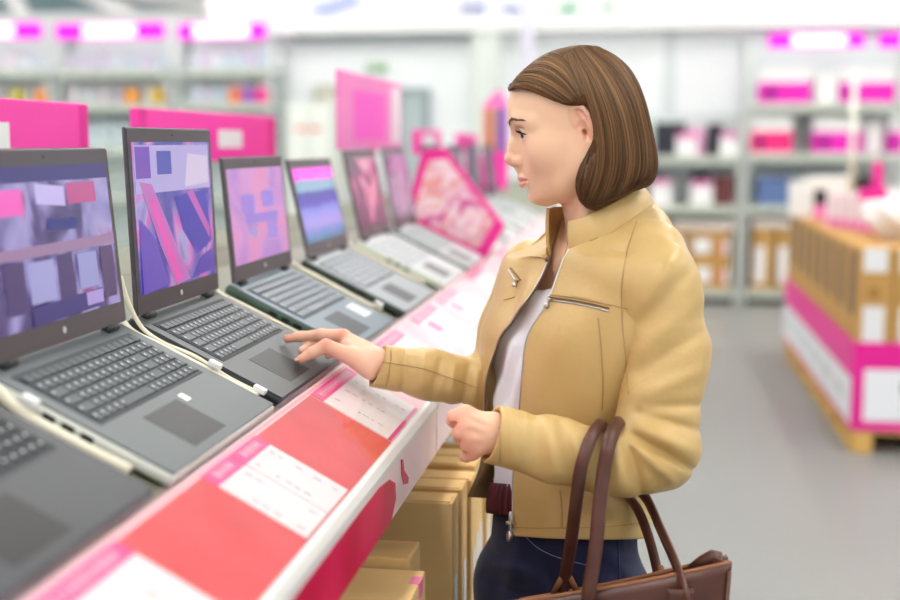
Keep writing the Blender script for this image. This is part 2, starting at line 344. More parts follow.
# ------------------------------------------------------------------ back shelving at the left
LX = [(-6, 50), (58, 171), (179, 272)]
tint = [(228, 236, 246), (214, 230, 240), (236, 226, 238)]
for k, (a, b) in enumerate(LX):
    if k == 0: a = -64
    x0, x1 = X(a) + .005, X(b) - .005; xc = (x0 + x1) / 2; zt = Z(20, 100) + .02
    lab = ['pale shelving unit with magenta header at the left edge of the photo', 'pale shelving unit with magenta header, the middle one of three', 'pale shelving unit with magenta header nearest the white doorway'][k]
    wa, wb = [(-40, 20), (88, 140), (197, 252)][k]
    shelves = [Z(104, 100), Z(70, 100), 1.5, 1.0, .5, .14]
    shelf_unit(lab, x0, x1, YS, zt, shelves, [(x0 - xc + .03, x1 - xc - .03, Z(40, a), Z(24, a), X(wa) - xc, X(wb) - xc)])
    where = ['left edge', 'middle', 'doorway side'][k]
    for r, (z, hh) in enumerate(((Z(104, 100), .27), (Z(70, 100), .25), (1.5, .3))):
        n = 7
        for i in range(n):
            xx = x0 + .12 + (x1 - x0 - .24) * i / (n - 1)
            g = 'pale goods on shelf row %s of the %s unit' % ('bottom middle top'.split()[(r + 1) % 3] if False else ['two', 'one', 'three'][r], where)
            lab = ['small pale bottle in the row above the pink boards, %s unit', 'small pale bottle on the top row under the magenta header, %s unit', 'small pastel box in the lowest visible row, %s unit'][r] % where
            hgt = hh * random.uniform(.75, 1.0)
            if r < 2:
                c = random.choice([(226, 234, 244), (236, 240, 246), (222, 214, 236), (206, 222, 234), (240, 232, 240)])
                t = thing('bottle', lab, 'bottle', (xx, YS + .16, z + .001), group=g)
                MB().lathe([(0, 0), (.05, 0), (.055, .01), (.055, hgt * .7), (.03, hgt * .85), (0, hgt * .85)], n=10).build('bottle_body', mat('pale_%d_%d_%d' % c, c, .5), t, smooth=True)
                MB().lathe([(0, hgt * .85), (.028, hgt * .85), (.028, hgt), (0, hgt)], n=10).build('cap', WHITE, t, smooth=True)
            else:
                c = random.choice([(226, 222, 214), (236, 190, 214), (206, 222, 226), (230, 210, 220), (214, 226, 236), (206, 190, 222)])
                o = box('small_box', -.06, .06, -.06, .06, 0, hgt, mat('box_%d_%d_%d' % c, c, .5), None, .004); o.location = (xx, YS + .16, z + .001)
                tag(o, lab, 'box', g)
# small coloured goods peeping over the boards
for i, (px, c) in enumerate([(18, (200, 190, 60)), (42, (240, 150, 60)), (132, (240, 160, 50)), (158, (210, 170, 40)), (236, (240, 120, 60)), (249, (150, 90, 190)), (262, (230, 40, 140))]):
    q = atY(px, 103, 12.345)
    o = box('gift_box', -.06, .06, -.05, .05, 0, .15, mat('gift_%d' % i, c, .5), None, .005); o.location = (q.x, 12.42, Z(104, 100) + .001)
    o.location.y = 12.352
    tag(o, ['mustard', 'orange', 'amber', 'olive yellow', 'coral', 'violet', 'magenta'][i] + ' gift box on the shelf edge over the pink boards', 'box', None)
# white cabinet beyond the counter
t = thing('white_cabinet', 'tall off white cabinet with two red stickers before the back wall', 'cabinet', (atY(308, 100, 11.5).x, 11.7, 0))
hw = (atY(330, 100, 11.5).x - atY(287, 100, 11.5).x) / 2; zt = atY(300, 104, 11.5).z
box('body', -hw, hw, -.2, .25, 0, zt, mat('cabinet_white', (232, 238, 230), .5), t, .006)
for s in (-1, 1):
    d = box('door', -hw + .01 if s < 0 else .005, -.005 if s < 0 else hw - .01, -.22, -.2, .05, zt - .03, mat('cabinet_door', (238, 242, 236), .45), t, .003)
    MB().tube([(s * .03, -.24, 1.05), (s * .03, -.24, 1.2)], .008, 8).build('handle', METAL, d)
    box('red_sticker', s * .07 - .045, s * .07 + .045, -.223, -.22, 1.66, 1.70, mat('red_sticker', (236, 96, 80), .5), d)
# ------------------------------------------------------------------ the laptop counter
def acrylic():
    m = bpy.data.materials.new('clear_acrylic'); m.use_nodes = True; nt = m.node_tree; N = nt.nodes; L = nt.links
    N.remove(N['Principled BSDF'])
    t = N.new('ShaderNodeBsdfTransparent'); t.inputs[0].default_value = (1, .985, .988, 1)
    g = N.new('ShaderNodeBsdfGlossy'); g.inputs['Roughness'].default_value = .09; g.inputs[0].default_value = (1, .97, .98, 1)
    f = N.new('ShaderNodeMath'); f.operation = 'MULTIPLY_ADD'; f.inputs[1].default_value = .30; f.inputs[2].default_value = .03; lw = N.new('ShaderNodeLayerWeight'); lw.inputs[0].default_value = .28; L.new(lw.outputs['Facing'], f.inputs[0])
    x = N.new('ShaderNodeMixShader'); L.new(f.outputs[0], x.inputs[0]); L.new(t.outputs[0], x.inputs[1]); L.new(g.outputs[0], x.inputs[2])
    L.new(x.outputs[0], N['Material Output'].inputs[0]); return m
ACR = acrylic()
Y0, Y1 = -.3, 8.4
TA = math.radians(26); TS = math.sin(TA); TC = math.cos(TA)
def deck(s, Y, n=0.0):      # s up the slope from the laptops' front edge, n off the laptops' top plane
    return Vector((-.503 - s * TC + n * TS, Y, 1.19 + s * TS + n * TC))
SX, SZ = .877, -.480
def strip(s, Y, n=0.0):     # s down the price ledge from its inner edge
    return Vector((-.503 + s * SX - n * SZ, Y, 1.19 + s * SZ + n * SX))
ctr = thing('display_counter', 'long white sloped shop counter carrying the row of open laptops', 'counter', (-.95, 3.8, 0))
def cpart(name, mb, m, bevel=0, smooth=False, parent=None):
    o = mb.build(name, m, parent or ctr, bevel=bevel, smooth=smooth)
    if parent is None: o.matrix_parent_inverse = Matrix.Translation((.95, -3.8, 0))
    return o
CW = mat('counter_white', (226, 228, 222), .35)
d0 = deck(0, 0, -.027); d1 = deck(.34, 0, -.027)
cpart('deck', MB().prism([(d0.x, d0.z), (d1.x, d1.z), (-.95, d1.z), (-.95, d1.z - .05), (d1.x, d1.z - .05), (d0.x, d0.z - .05)], Y0, Y1), mat('deck_olive_grey', (120, 124, 104), .4))
cpart('rear_deck', MB().prism([(-1.397, d0.z), (-1.4 + .2, d1.z), (-.951, d1.z), (-.951, d1.z - .05), (-1.2, d1.z - .05), (-1.397, d0.z - .05)], Y0, Y1), mat('rear_olive', (112, 116, 96), .5))
a, b = strip(.003, 0, -.004), strip(.166, 0, -.004)
cpart('price_ledge', MB().prism([(a.x, a.z), (b.x, b.z), (b.x, b.z - .02), (a.x, a.z - .06)], Y0, Y1), mat('ledge_pink_white', (246, 206, 214), .4))
lip = MB(); a = strip(.0, 0, .010); b = strip(.012, 0, .010); c = strip(.012, 0, -.003); d = strip(0, 0, -.003)
lip.prism([(a.x, a.z), (b.x, b.z), (c.x, c.z), (d.x, d.z)], Y0, Y1)
cpart('acrylic_lip', lip, ACR, bevel=.003)
lip = MB(); a = strip(.012, 0, .0075); b = strip(.160, 0, .0075); c = strip(.160, 0, .0060); d = strip(.012, 0, .0060)
for ya, yb in ((-.3, 2.1), (2.104, 4.6), (4.604, 8.4)): lip.prism([(a.x, a.z), (b.x, b.z), (c.x, c.z), (d.x, d.z)], ya, yb)
cpart('acrylic_cover', lip, ACR)
# front bead and fascia
for ya, yb in ((-.3, .896), (.9, 2.097), (2.103, 3.297), (3.303, 4.5), (4.504, 6.2), (6.204, 8.4)):
    a = strip(.164, 0, 0)
    cpart('edge_bead', MB().prism([(a.x - .008, a.z - .004), (a.x - .004, a.z + .008), (a.x + .006, a.z + .007), (a.x + .012, a.z - .003), (a.x + .012, a.z - .014), (a.x - .004, a.z - .014)], ya, yb), mat('bead_grey_white', (214, 214, 212), .3), bevel=.002)
    f = cpart('fascia_panel', MB().box(-.357, -.349, ya, yb, 1.022, a.z - .0145), mat('fascia_pale_pink', (236, 214, 220), .4, spec=.35))
    if ya == .9:
        MB().prism([(.9, 1.0225), (1.70, 1.0225), (1.735, 1.045), (1.73, 1.07), (1.69, 1.086), (1.62, 1.0935), (.9, 1.0935)], -.3485, -.3478, 'x').build('red_print', mat('crimson_print', (190, 10, 62), .35, noise=(9, (208, 26, 82), .4, .65), spec=.3), f)
        MB().prism([(1.775, 1.093), (1.79, 1.09), (1.80, 1.07), (1.835, 1.05), (1.83, 1.042), (1.795, 1.05), (1.778, 1.07)], -.3485, -.3478, 'x').build('red_print', _M['crimson_print'], f)
# carcass: uprights, lower shelf, spine, kick plate
for y in (-.2, 1.0, 4.0, 6.2, 8.3):
    cpart('upright', MB().box(-.93, -.89, y - .02, y + .02, 0, 1.27), METAL)
    cpart('bracket', MB().prism([(-.89, 1.05), (-.42, 1.06), (-.42, 1.09), (-.89, 1.24)], y - .012, y + .012), METAL)
cpart('spine_panel', MB().box(-.96, -.935, Y0, Y1, .08, 1.26), mat('spine_grey', (170, 174, 168), .5))
cpart('lower_shelf', MB().box(-.93, -.285, Y0, Y1, .585, .615), CW)
cpart('kick_box', MB().box(-.90, -.36, Y0, Y1, 0, .585), mat('kick_white', (216, 218, 214), .5))
cpart('rear_base', MB().box(-1.36, -.965, Y0, Y1, 0, 1.1), mat('rear_white', (222, 224, 220), .5))
# ------------------------------------------------------------------ laptops
SCR = {  # screen pictures, with reflections on the glass painted into their colours
 0: ramp_mat('screen_shop_scene', [(.30, (40, 34, 84)), (.42, (74, 58, 112)), (.52, (122, 116, 168)), (.60, (140, 132, 180)), (.68, (150, 84, 140)), (.8, (50, 44, 100))], .6, (1, 4.5, 2.2), emit=.4),
 1: ramp_mat('screen_violet_ribbons', [(.30, (46, 44, 140)), (.42, (66, 58, 146)), (.5, (112, 96, 168)), (.56, (178, 88, 164)), (.62, (142, 134, 186)), (.75, (88, 60, 146))], 1.2, (1, 2.4, 1.1), emit=.4, rot=.7),
 2: ramp_mat('screen_mauve', [(.35, (150, 110, 178)), (.5, (178, 122, 178)), (.62, (190, 118, 160)), (.75, (140, 116, 196))], .4, (1, 2.2, 1.6), emit=.42),
 3: ramp_mat('screen_banded', [(0, (40, 110, 132)), (.12, (92, 118, 176)), (.24, (140, 130, 196)), (.42, (110, 120, 196)), (.5, (50, 60, 160)), (.66, (44, 62, 142)), (.7, (112, 150, 172)), (.83, (112, 150, 172)), (.84, (244, 70, 214))], .5, (1, 3, 3), axis=2, emit=.5),
 4: ramp_mat('screen_pink_glare', [(.3, (60, 40, 58)), (.45, (120, 70, 104)), (.55, (206, 120, 150)), (.68, (170, 160, 170)), (.8, (84, 60, 84))], 1.0, (1, 1.6, 1.2), emit=.25),
 6: ramp_mat('screen_dark_navy', [(.35, (40, 42, 66)), (.5, (64, 64, 92)), (.65, (92, 90, 116))], .8, (1, 2, 2), emit=.2),
 5: ramp_mat('screen_lilac', [(.35, (110, 90, 120)), (.5, (168, 140, 176)), (.6, (150, 110, 150)), (.75, (220, 210, 224))], 1.0, (1, 1.8, 1.5), emit=.3),
}
def kb_mesh(W, D, key):
    """rows of keycaps on a shallow dark tray, local x towards the user"""
    m = MB(); x0 = -D * .36; wid = W * .84; rows = 6; p = .0185
    m.box(x0 - .006, x0 + rows * p + .004, -wid / 2 - .004, wid / 2 + .004, -.0005, .0012, 1)
    for r in range(rows):
        n = 17; step = wid / n; i = 0; xa = x0 + r * p
        while i < n:
            wd = 1
            if r == 5 and i == 4: wd = 5
            elif (r == 4 and i in (0, 11)) or (r in (2, 3) and i in (0, 12)): wd = 2
            ya = -wid / 2 + i * step
            h = .0035
            if r == 0: m.box(xa + .003, xa + p - .003, ya + .0012, ya + wd * step - .0012, .001, h, 0)
            else:
                b = [(xa + .0012, ya + .0012), (xa + p - .0014, ya + .0012), (xa + p - .0014, ya + wd * step - .0012), (xa + .0012, ya + wd * step - .0012)]
                t = [(xa + .0024, ya + .0022), (xa + p - .0026, ya + .0022), (xa + p - .0026, ya + wd * step - .0022), (xa + .0024, ya + wd * step - .0022)]
                vs = [(q[0], q[1], .001) for q in b] + [(q[0], q[1], h) for q in t]
                m.add(vs, [(0, 1, 2, 3), (4, 5, 6, 7)] + [(k, (k + 1) % 4, (k + 1) % 4 + 4, k + 4) for k in range(4)], 0)
                # a printed letter stroke on the cap
                m.box(xa + .006, xa + .0095, ya + step * .3, ya + step * .44, h, h + .0002, 2)
            i += wd
    return m
def laptop(label, ya, yb, s0, lid_h, lean, deckc, sidec, lidc, scr, keyc, D=.262, rz=0.0, numpad=True, keygap=(54, 60, 65)):
    W = yb - ya
    T = .021
    o = thing('laptop', label, 'laptop', deck(s0 + D / 2, (ya + yb) / 2, -T - .0035), (0, TA, rz), 'open laptops on the counter')
    del o['group']
    dm = mat('deck_%d_%d_%d' % deckc, deckc, .42, spec=.45); sm = mat('side_%d_%d_%d' % sidec, sidec, .35, spec=.5)
    lm = mat('lid_%d_%d_%d' % lidc, lidc, .4); km = mat('keys_%d_%d_%d' % keyc, keyc, .5); gm = mat('keytray_%d_%d_%d' % keygap, keygap, .6)
    h = D / 2; v = W / 2
    MB().box(-h, h, -v, v, .0035, .0195).build('base', sm, o, bevel=.006, seg=3)
    MB().box(-h + .003, h - .004, -v + .003, v - .003, .0193, T + .0005).build('palm_rest', dm, o, bevel=.0008)
    for sx in (-h + .03, h - .03):
        for sy in (-v + .04, v - .04): MB().lathe([(0, 0), (.008, 0), (.008, .004), (0, .004)], (sx, sy, 0), 10).build('rubber_foot', BLACK, o)
    kb = kb_mesh(W, D, keyc).build('keyboard', [km, gm, mat('key_legend', (214, 220, 222), .6)], o); kb.location = (0, 0, T)
    tp = MB().box(h - .092, h - .018, -.088, .022, T + .0003, T + .0008).build('touchpad', mat('touchpad_%d_%d_%d' % deckc, tuple(int(c * .55) for c in deckc), .42, spec=.3), o)
    # ports on the left side
    for k, y in enumerate((-.03, -.005, .02)):
        MB().box(y - .008, y + .008, -v - .0004, -v + .003, .008, .0145).build('port', BLACK, o)
    # hinges
    for sy in (-1, 1):
        MB().tube([(-h + .012, sy * (v - .05) - .016, T + .003), (-h + .012, sy * (v - .05) + .016, T + .003)], .0065, 10).build('hinge', DARKM, o, smooth=True)
    lid = MB().box(-.003, .003, -v + .002, v - .002, 0.004, lid_h).build('lid', lm, o, bevel=.0022)
    lid.location = (-h + .012, 0, T + .002); lid.rotation_euler = (0, -(TA + lean), 0)
    bz = .016
    MB().box(.0031, .0042, -v + .004, v - .004, .006, lid_h - .003).build('bezel', mat('bezel_%d_%d_%d' % lidc, tuple(int(c * .82) for c in lidc), .35), lid)
    MB().box(.0042, .0047, -v + bz, v - bz, .034, lid_h - .022).build('screen', SCR[scr], lid)
    e = MB().lathe([(0, 0), (.0045, 0), (.0045, .0008), (0, .0008)], (0, 0, 0), 14).build('round_emblem', mat('emblem_silver', (210, 210, 214), .3), lid)
    e.rotation_euler = (0, PI / 2, 0); e.location = (.0042, 0, .02)
    e = MB().lathe([(0, 0), (.0022, 0), (.0022, .0006), (0, .0006)], (0, 0, 0), 10).build('webcam', BLACK, lid)
    e.rotation_euler = (0, PI / 2, 0); e.location = (.0042, 0, lid_h - .011)
    return o
R = math.radians
LG = (150, 158, 162)
laptop('charcoal laptop cut off by the lower left picture corner', .862, 1.243, .006, .25, R(2), (44, 48, 55), (84, 88, 92), (70, 68, 74), 4, (40, 44, 50))
lp1 = laptop('grey laptop with a shop scene on its screen, silver sides, at the left edge', 1.297, 1.686, .006, .252, R(5), (86, 94, 97), (214, 216, 210), (96, 90, 98), 0, (74, 82, 86))
lp2 = laptop('dark grey laptop with violet ribbon screen under the hand of the woman', 1.722, 2.082, .006, .281, R(2), (78, 84, 87), (40, 42, 48), (78, 72, 80), 1, (92, 98, 102), keygap=(40, 42, 48))
lp3 = laptop('blue grey laptop with a mauve screen and a white sticker by the touchpad', 2.166, 2.545, .006, .232, R(5), (112, 126, 136), (70, 92, 80), (86, 82, 88), 2, (124, 134, 142), keygap=(56, 64, 72))
lp4 = laptop('pale grey laptop with a magenta bar across the top of its screen', 2.672, 3.052, .004, .226, R(12), (152, 160, 164), (50, 62, 54), (88, 84, 88), 3, (158, 164, 170))
lp5 = laptop('silver laptop with pink glare on its dark screen', 3.205, 3.59, .004, .243, R(12), (196, 200, 202), (206, 214, 196), (86, 78, 82), 4, (188, 192, 196), keygap=(150, 156, 160))
lp6 = laptop('silver laptop with a lilac screen right beside the pink divider board', 3.66, 4.015, .004, .246, R(10), (190, 194, 198), (86, 98, 92), (104, 96, 104), 5, (170, 178, 180), keygap=(134, 144, 146))
lp7 = laptop('pale laptop first behind the pink divider board', 4.25, 4.62, .004, .25, R(6), (214, 218, 222), (206, 210, 208), (52, 52, 70), 6, (190, 198, 200))
lp8 = laptop('pale laptop second behind the pink divider board', 4.8, 5.17, .004, .25, R(6), (214, 218, 222), (206, 210, 208), (60, 60, 72), 6, (190, 198, 200))
lp9 = laptop('pale laptop third behind the pink divider board', 5.35, 5.72, .004, .25, R(6), (214, 218, 222), (206, 210, 208), (50, 54, 74), 6, (190, 198, 200))
lp10 = laptop('pale laptop farthest down the counter near the pink stand', 5.9, 6.27, .004, .25, R(6), (214, 218, 222), (206, 210, 208), (56, 56, 70), 6, (190, 198, 200))
def picture(lp, W, lid_h, name, shapes, emit=.42):
    """picture and reflections painted on the lit panel: flat shapes in screen fractions, u from the near side, v up"""
    lid = [c for c in lp.children if c.name.startswith('lid')][0]; v = W / 2; k = 0
    for col, poly in shapes:
        k += 1
        pts = [(-v + .016 + u * (W - .032), .034 + q * (lid_h - .056)) for u, q in poly]
        x = .0047 + .00012 * k
        o = MB().prism(pts, x, x + .0001, 'x').build('picture_area', mat('picture_%d_%d_%d' % col, col, .3, emit=emit), lid)
def R4(u0, u1, v0, v1, sk=0.0): return [(u0, v0), (u1, v0 + sk), (u1, v1 + sk), (u0, v1)]
picture(lp1, .389, .252, 'shop', [((46, 44, 104), R4(0, 1, .90, 1, 0)), ((206, 84, 168), R4(.05, .3, .70, .86)), ((166, 156, 204), R4(.40, .62, .76, .89, -.03)), ((160, 70, 124), R4(.64, .88, .74, .88)), ((36, 42, 110), R4(.46, .70, .58, .66, -.01)), ((132, 104, 140), R4(0, 1, .43, .50)),
  ((62, 48, 96), R4(.12, .26, .10, .42)), ((62, 48, 96), R4(.50, .62, .06, .42)), ((70, 52, 92), R4(.86, .97, .06, .42)), ((136, 136, 184), R4(.28, .47, .14, .40)), ((130, 132, 180), R4(.66, .82, .16, .40)), ((48, 42, 104), R4(.28, .84, .0, .12, .02)), ((148, 130, 190), R4(.7, .84, .04, .13))])
picture(lp2, .36, .281, 'ribbons', [((150, 142, 190), R4(.02, .98, .66, .98)), ((96, 60, 156), R4(.03, .2, .76, .97)), ((58, 66, 150), R4(.28, .46, .78, .94)), ((178, 168, 196), [(.62, .68), (.96, .70), (.96, .90), (.68, .92)]), ((52, 48, 150), [(.48, .62), (.92, .64), (.96, .26), (.74, .18), (.56, .38)]),
  ((160, 92, 162), [(.06, .74), (.2, .72), (.62, .02), (.44, .0), (.26, .3)]), ((196, 72, 162), [(.16, .62), (.22, .62), (.52, .04), (.44, .02)]), ((160, 80, 160), [(.64, .64), (.72, .66), (.94, .36), (.93, .28)]), ((84, 64, 160), [(.03, .5), (.2, .36), (.34, .02), (.03, .0)]), ((70, 52, 150), [(.66, .02), (.97, .04), (.97, .2), (.8, .16)])])
picture(lp3, .379, .232, 'mauve', [((134, 108, 190), R4(.2, .42, .52, .72)), ((130, 110, 194), R4(.56, .78, .56, .74)), ((130, 108, 188), R4(.24, .84, .40, .50)), ((140, 116, 192), R4(.62, .8, .2, .4)), ((146, 130, 186), R4(.28, .42, .26, .38))])
def sticker(lp, x0, x1, y0, y1, name, m):
    MB().box(x0, x1, y0, y1, .0216, .0222).build(name, m, lp)
sticker(lp3, .04, .085, .085, .145, 'white_sticker', PAPER)
for k in range(3): sticker(lp3, .046 + k * .012, .05 + k * .012, .09, .14, 'sticker_line', GREYG)
sticker(lp1, .035, .05, .036, .05, 'silver_sticker', mat('silver_sticker', (226, 228, 230), .2))
# ------------------------------------------------------------------ price cards on the ledge
RC = mat('coral_red_insert', (220, 38, 58), .4, noise=(14, (232, 66, 82), .35, .7), spec=.3)
PKI = mat('pale_pink_insert', (250, 196, 208), .35, noise=(10, (248, 226, 232), .4, .6), coat=.3)
def slab(s0, s1, y0, y1, n0, n1):
    vs = [strip(s, y, n) for n in (n0, n1) for y in (y0, y1) for s in (s0, s1)]
    return MB().add(vs, [(0, 2, 3, 1), (4, 5, 7, 6), (0, 1, 5, 4), (2, 6, 7, 3), (0, 4, 6, 2), (1, 3, 7, 5)])
def insert(label, y0, y1, m):
    tag(slab(.014, .158, y0, y1, -.0038, -.0026).build('printed_insert', m), label, 'insert')
insert('coral red printed insert in the ledge nearest the bottom picture edge', .98, 1.33, RC)
insert('coral red printed insert in the ledge between two white price cards', 1.331, 1.80, RC)
insert('pale pink printed insert under the sleeve of the reaching arm', 1.801, 2.55, PKI)
insert('pale pink printed insert behind the reaching arm of the woman', 2.551, 3.6, PKI)
insert('pale pink printed insert farthest along the price ledge', 3.601, 6.4, PKI)
insert('magenta printed insert at the lower left end of the price ledge', -.2, .979, mat('insert_magenta', (240, 60, 160), .3))
def price_card(label, y0, y1, s0=.036, s1=.153, head=True, lines=3, seed=1, tailm=False, pink=False):
    r = random.Random(seed)
    o = slab(s0, s1, y0, y1, -.0024, -.0012).build('price_card', PAPER); tag(o, label, 'price card')
    if head:
        slab(s0 - .023, s0 - .0005, y0, y1, -.0024, -.0012).build('magenta_header', mat('card_magenta', (240, 22, 150), .4), o)
        g = MB(); y = y0 + .02
        while y < y1 - .02:
            q = r.choice((.005, .007, .009)); t = slab(s0 - .018, s0 - .006, y, y + .0022, -.0011, -.0008); g.add(t.v, t.f)
            if r.random() < .7: t = slab(s0 - .013, s0 - .011, y, y + q - .001, -.0011, -.0008); g.add(t.v, t.f)
            y += q + .002
        g.build('white_lettering', WHITE, o)
    if tailm: slab(s1 + .0005, s1 + .006, y0, y1, -.0024, -.0012).build('magenta_footer', _M['card_magenta'], o)
    g = MB()
    for k in range(lines):
        y = y1 - (y1 - y0) * (.22 + .6 * k / max(1, lines - 1)); s = s0 + .008
        while s < s1 - .012:
            q = r.uniform(.004, .012)
            t = slab(s, s + q, y - .003 * r.uniform(.3, 1), y + .002, -.0011, -.0009)
            if r.random() < .6: g.add(t.v, t.f)
            s += q + r.uniform(.002, .008)
    if g.v: g.build('printed_lines', GREYG, o)
    if pink:
        t = slab(s0 + .01, s0 + .045, y0 + .03, y0 + .09, -.0011, -.0008); t.build('pink_patch', mat('card_pink_patch', (248, 90, 176), .4), o)
    return o
price_card('white price card with magenta header, nearest the bottom picture edge', .86, 1.092, lines=2, seed=2)
price_card('white price card nearer half of the pair between the coral red inserts', 1.328, 1.424, lines=2, seed=3)
price_card('white price card farther half of the pair between the coral red inserts', 1.427, 1.528, lines=2, seed=4)
price_card('white price card with magenta ends just below the reaching cuff', 1.803, 2.03, lines=3, seed=5, tailm=True, s1=.148)
price_card('white price card with pink patch first behind the reaching forearm', 2.22, 2.46, lines=2, seed=6, pink=True)
price_card('white price card with pink patch second behind the reaching forearm', 2.62, 2.86, lines=2, seed=7, pink=True)
price_card('white price card with pink patch next to the front jacket zip pocket', 2.95, 3.2, lines=2, seed=8, pink=True)
price_card('white price card before the pink divider board', 3.5, 3.74, lines=2, seed=10)
price_card('white price card behind the pink divider board, half hidden by the collar', 4.2, 4.44, lines=2, seed=11)
# ------------------------------------------------------------------ cables, tethers
CAB = mat('cream_cable', (226, 220, 200), .5)
def cable(label, pts, r=.0035, plugs=()):
    # smooth the run
    P = [Vector(p) for p in pts]; out = []
    for i in range(len(P) - 1):
        a, b, c, d = P[max(i - 1, 0)], P[i], P[i + 1], P[min(i + 2, len(P) - 1)]
        for k in range(6):
            t = k / 6; out.append(.5 * ((2 * b) + (c - a) * t + (2 * a - 5 * b + 4 * c - d) * t * t + (3 * b - a - 3 * c + d) * t ** 3))
    out.append(P[-1])
    o = thing('security_cable', label, 'cable', out[len(out) // 2])
    MB().tube([p - out[len(out) // 2] for p in out], r, 8).build('cord', CAB, o, smooth=True)
    for (p, q) in plugs:
        p = Vector(p); q = Vector(q); c = (p + q) / 2; d = q - p
        b = MB().box(-.010, .010, -.006, .006, -.0045, .0045).build('plug', WHITE, o, bevel=.002)
        b.location = c - out[len(out) // 2]; b.rotation_euler = (0, -math.atan2(d.z, d.x) + PI, math.atan2(0, 1))
    return o
n = -.012
cable('thick cream cable with plug lying between the left and dark grey laptops', [deck(.31, 1.697, .045), deck(.285, 1.699, .01), deck(.25, 1.700, n), deck(.20, 1.699, n), deck(.15, 1.701, n), deck(.10, 1.700, n), deck(.04, 1.700, n)], .0065, [(deck(.13, 1.701, .002), deck(.10, 1.701, .002))])
cable('thin cream cable hugging the left side of the dark grey laptop', [deck(.300, 1.7145, .05), deck(.275, 1.7145, .022), deck(.24, 1.7145, -.004), deck(.20, 1.7145, -.010), deck(.15, 1.7145, -.006), deck(.09, 1.7145, -.011), deck(.04, 1.7145, -.010)], .0035, [(deck(.055, 1.7125, -.004), deck(.03, 1.7125, -.004))])
cable('cream cable between the charcoal and left laptops', [deck(.29, 1.22, .02), deck(.25, 1.27, .004), deck(.19, 1.272, n), deck(.12, 1.268, n), deck(.05, 1.27, n)], .007, [(deck(.2, 1.27, .006), deck(.17, 1.27, .006))])
cable('cream cable in the gap behind the dark grey laptop', [deck(.31, 2.06, .06), deck(.30, 2.10, .02), deck(.27, 2.125, n), deck(.20, 2.12, n), deck(.05, 2.122, n)], .004)
cable('pale cable with plug in the gap beside the blue grey laptop', [deck(.30, 2.52, .03), deck(.27, 2.60, -.008), deck(.20, 2.612, n), deck(.10, 2.60, n), deck(.05, 2.61, n)], .0055, [(deck(.075, 2.60, 0), deck(.045, 2.60, 0))])
cable('pale cable in the gap beside the magenta bar laptop', [deck(.30, 3.04, .03), deck(.27, 3.12, -.008), deck(.20, 3.13, n), deck(.05, 3.13, n)], .0055)
# ------------------------------------------------------------------ pink boards, signs and divider
def board(label, x, ya, yb, z0_, z1_, posts, wins, dark=()):
    o = thing('sign_board', label, 'sign', (x, (ya + yb) / 2, d1.z)); yc = (ya + yb) / 2
    p = box('board', -.012, .012, ya - yc, yb - yc, z0_ - d1.z, z1_ - d1.z, PINKB, o, .003)
    for (a, b, c, d) in wins: box('white_panel', .0122, .0135, a - yc, b - yc, c - d1.z, d - d1.z, PAPER, p)
    for (a, b) in dark: box('magenta_end', .0122, .0135, a - yc, b - yc, z0_ - d1.z + .002, z1_ - d1.z - .002, MAG, p)
    for y in posts: box('post', -.008, .008, y - yc - .008, y - yc + .008, .0, z0_ - d1.z, METAL, o)
    return o
xb = -1.17
def byY(px): return atX(px, 140, xb).y
def bz(px, py): return atX(px, py, xb).z
board('bright pink sign board with white panel at the left photo edge', xb, byY(-60), byY(83), bz(40, 150), bz(40, 101), (byY(10), byY(60)), [(byY(-40), byY(3), bz(-10, 150) , bz(-10, 122))], [(byY(75), byY(83))])
board('pink sign board with small white panel behind the dark grey laptop', xb, byY(135), byY(272), bz(200, 162), bz(200, 112), (byY(180), byY(250)), [(byY(214), byY(238), bz(226, 148), bz(226, 130))], [(byY(133.8), byY(142)), (byY(265), byY(271.5))])
# tall pink sign on its post
xs = -.86
o = thing('sign_holder', 'tall pink price sign on a post above the silver laptops', 'sign', (xs, atX(372, 150, xs).y, d1.z))
yA, yB = atX(338, 140, xs).y - o.location.y, atX(400, 140, xs).y - o.location.y
zt, zb = atX(342, 70, xs).z - d1.z, atX(342, 150, xs).z - d1.z
p = box('sign_panel', -.006, .006, yA, yB, zb, zt, PINKL, o, .003)
box('magenta_picture', .0062, .0072, yA + (yB - yA) * .2, yA + (yB - yA) * .68, zb + .03, zt - .05, mat('sign_magenta', (255, 70, 205), .4), p)
box('white_panel', .0062, .0072, yA + (yB - yA) * .8, yA + (yB - yA) * .97, zb + .02, zt - .02, mat('panel_white_pink', (244, 226, 236), .5), p)
MB().tube([(0, 0, 0), (0, 0, zb + .01)], .012, 10).build('post', mat('post_pink', (246, 70, 170), .4), o, smooth=True)
MB().lathe([(0, 0), (.05, 0), (.05, .008), (0, .01)], n=20).build('base', METAL, o, smooth=False)
def small_sign(label, a, b, yt, yb_, x, white=True):
    y0_, y1_ = atX(a, 140, x).y, atX(b, 140, x).y; yc = (y0_ + y1_) / 2
    zt, zb = atX((a + b) / 2, yt, x).z, atX((a + b) / 2, yb_, x).z
    o = thing('small_sign', label, 'sign', (x, yc, d1.z))
    p = box('sign_panel', -.005, .005, y0_ - yc, y1_ - yc, zb - d1.z, zt - d1.z, PINKB, o, .002)
    if white: box('white_panel', .0052, .006, (y0_ - yc) * .4, (y1_ - yc) * .5, (zb - d1.z) * .7 + (zt - d1.z) * .3, (zt - d1.z) * .8 + (zb - d1.z) * .2, PAPER, p)
    MB().tube([(0, 0, 0), (0, 0, zb - d1.z + .01)], .008, 8).build('post', MAG, o, smooth=True)
    MB().lathe([(0, 0), (.035, 0), (.035, .006), (0, .008)], n=16).build('base', METAL, o)
small_sign('small pink price sign with white square above the divider board', 413, 440, 130, 154, -.86)
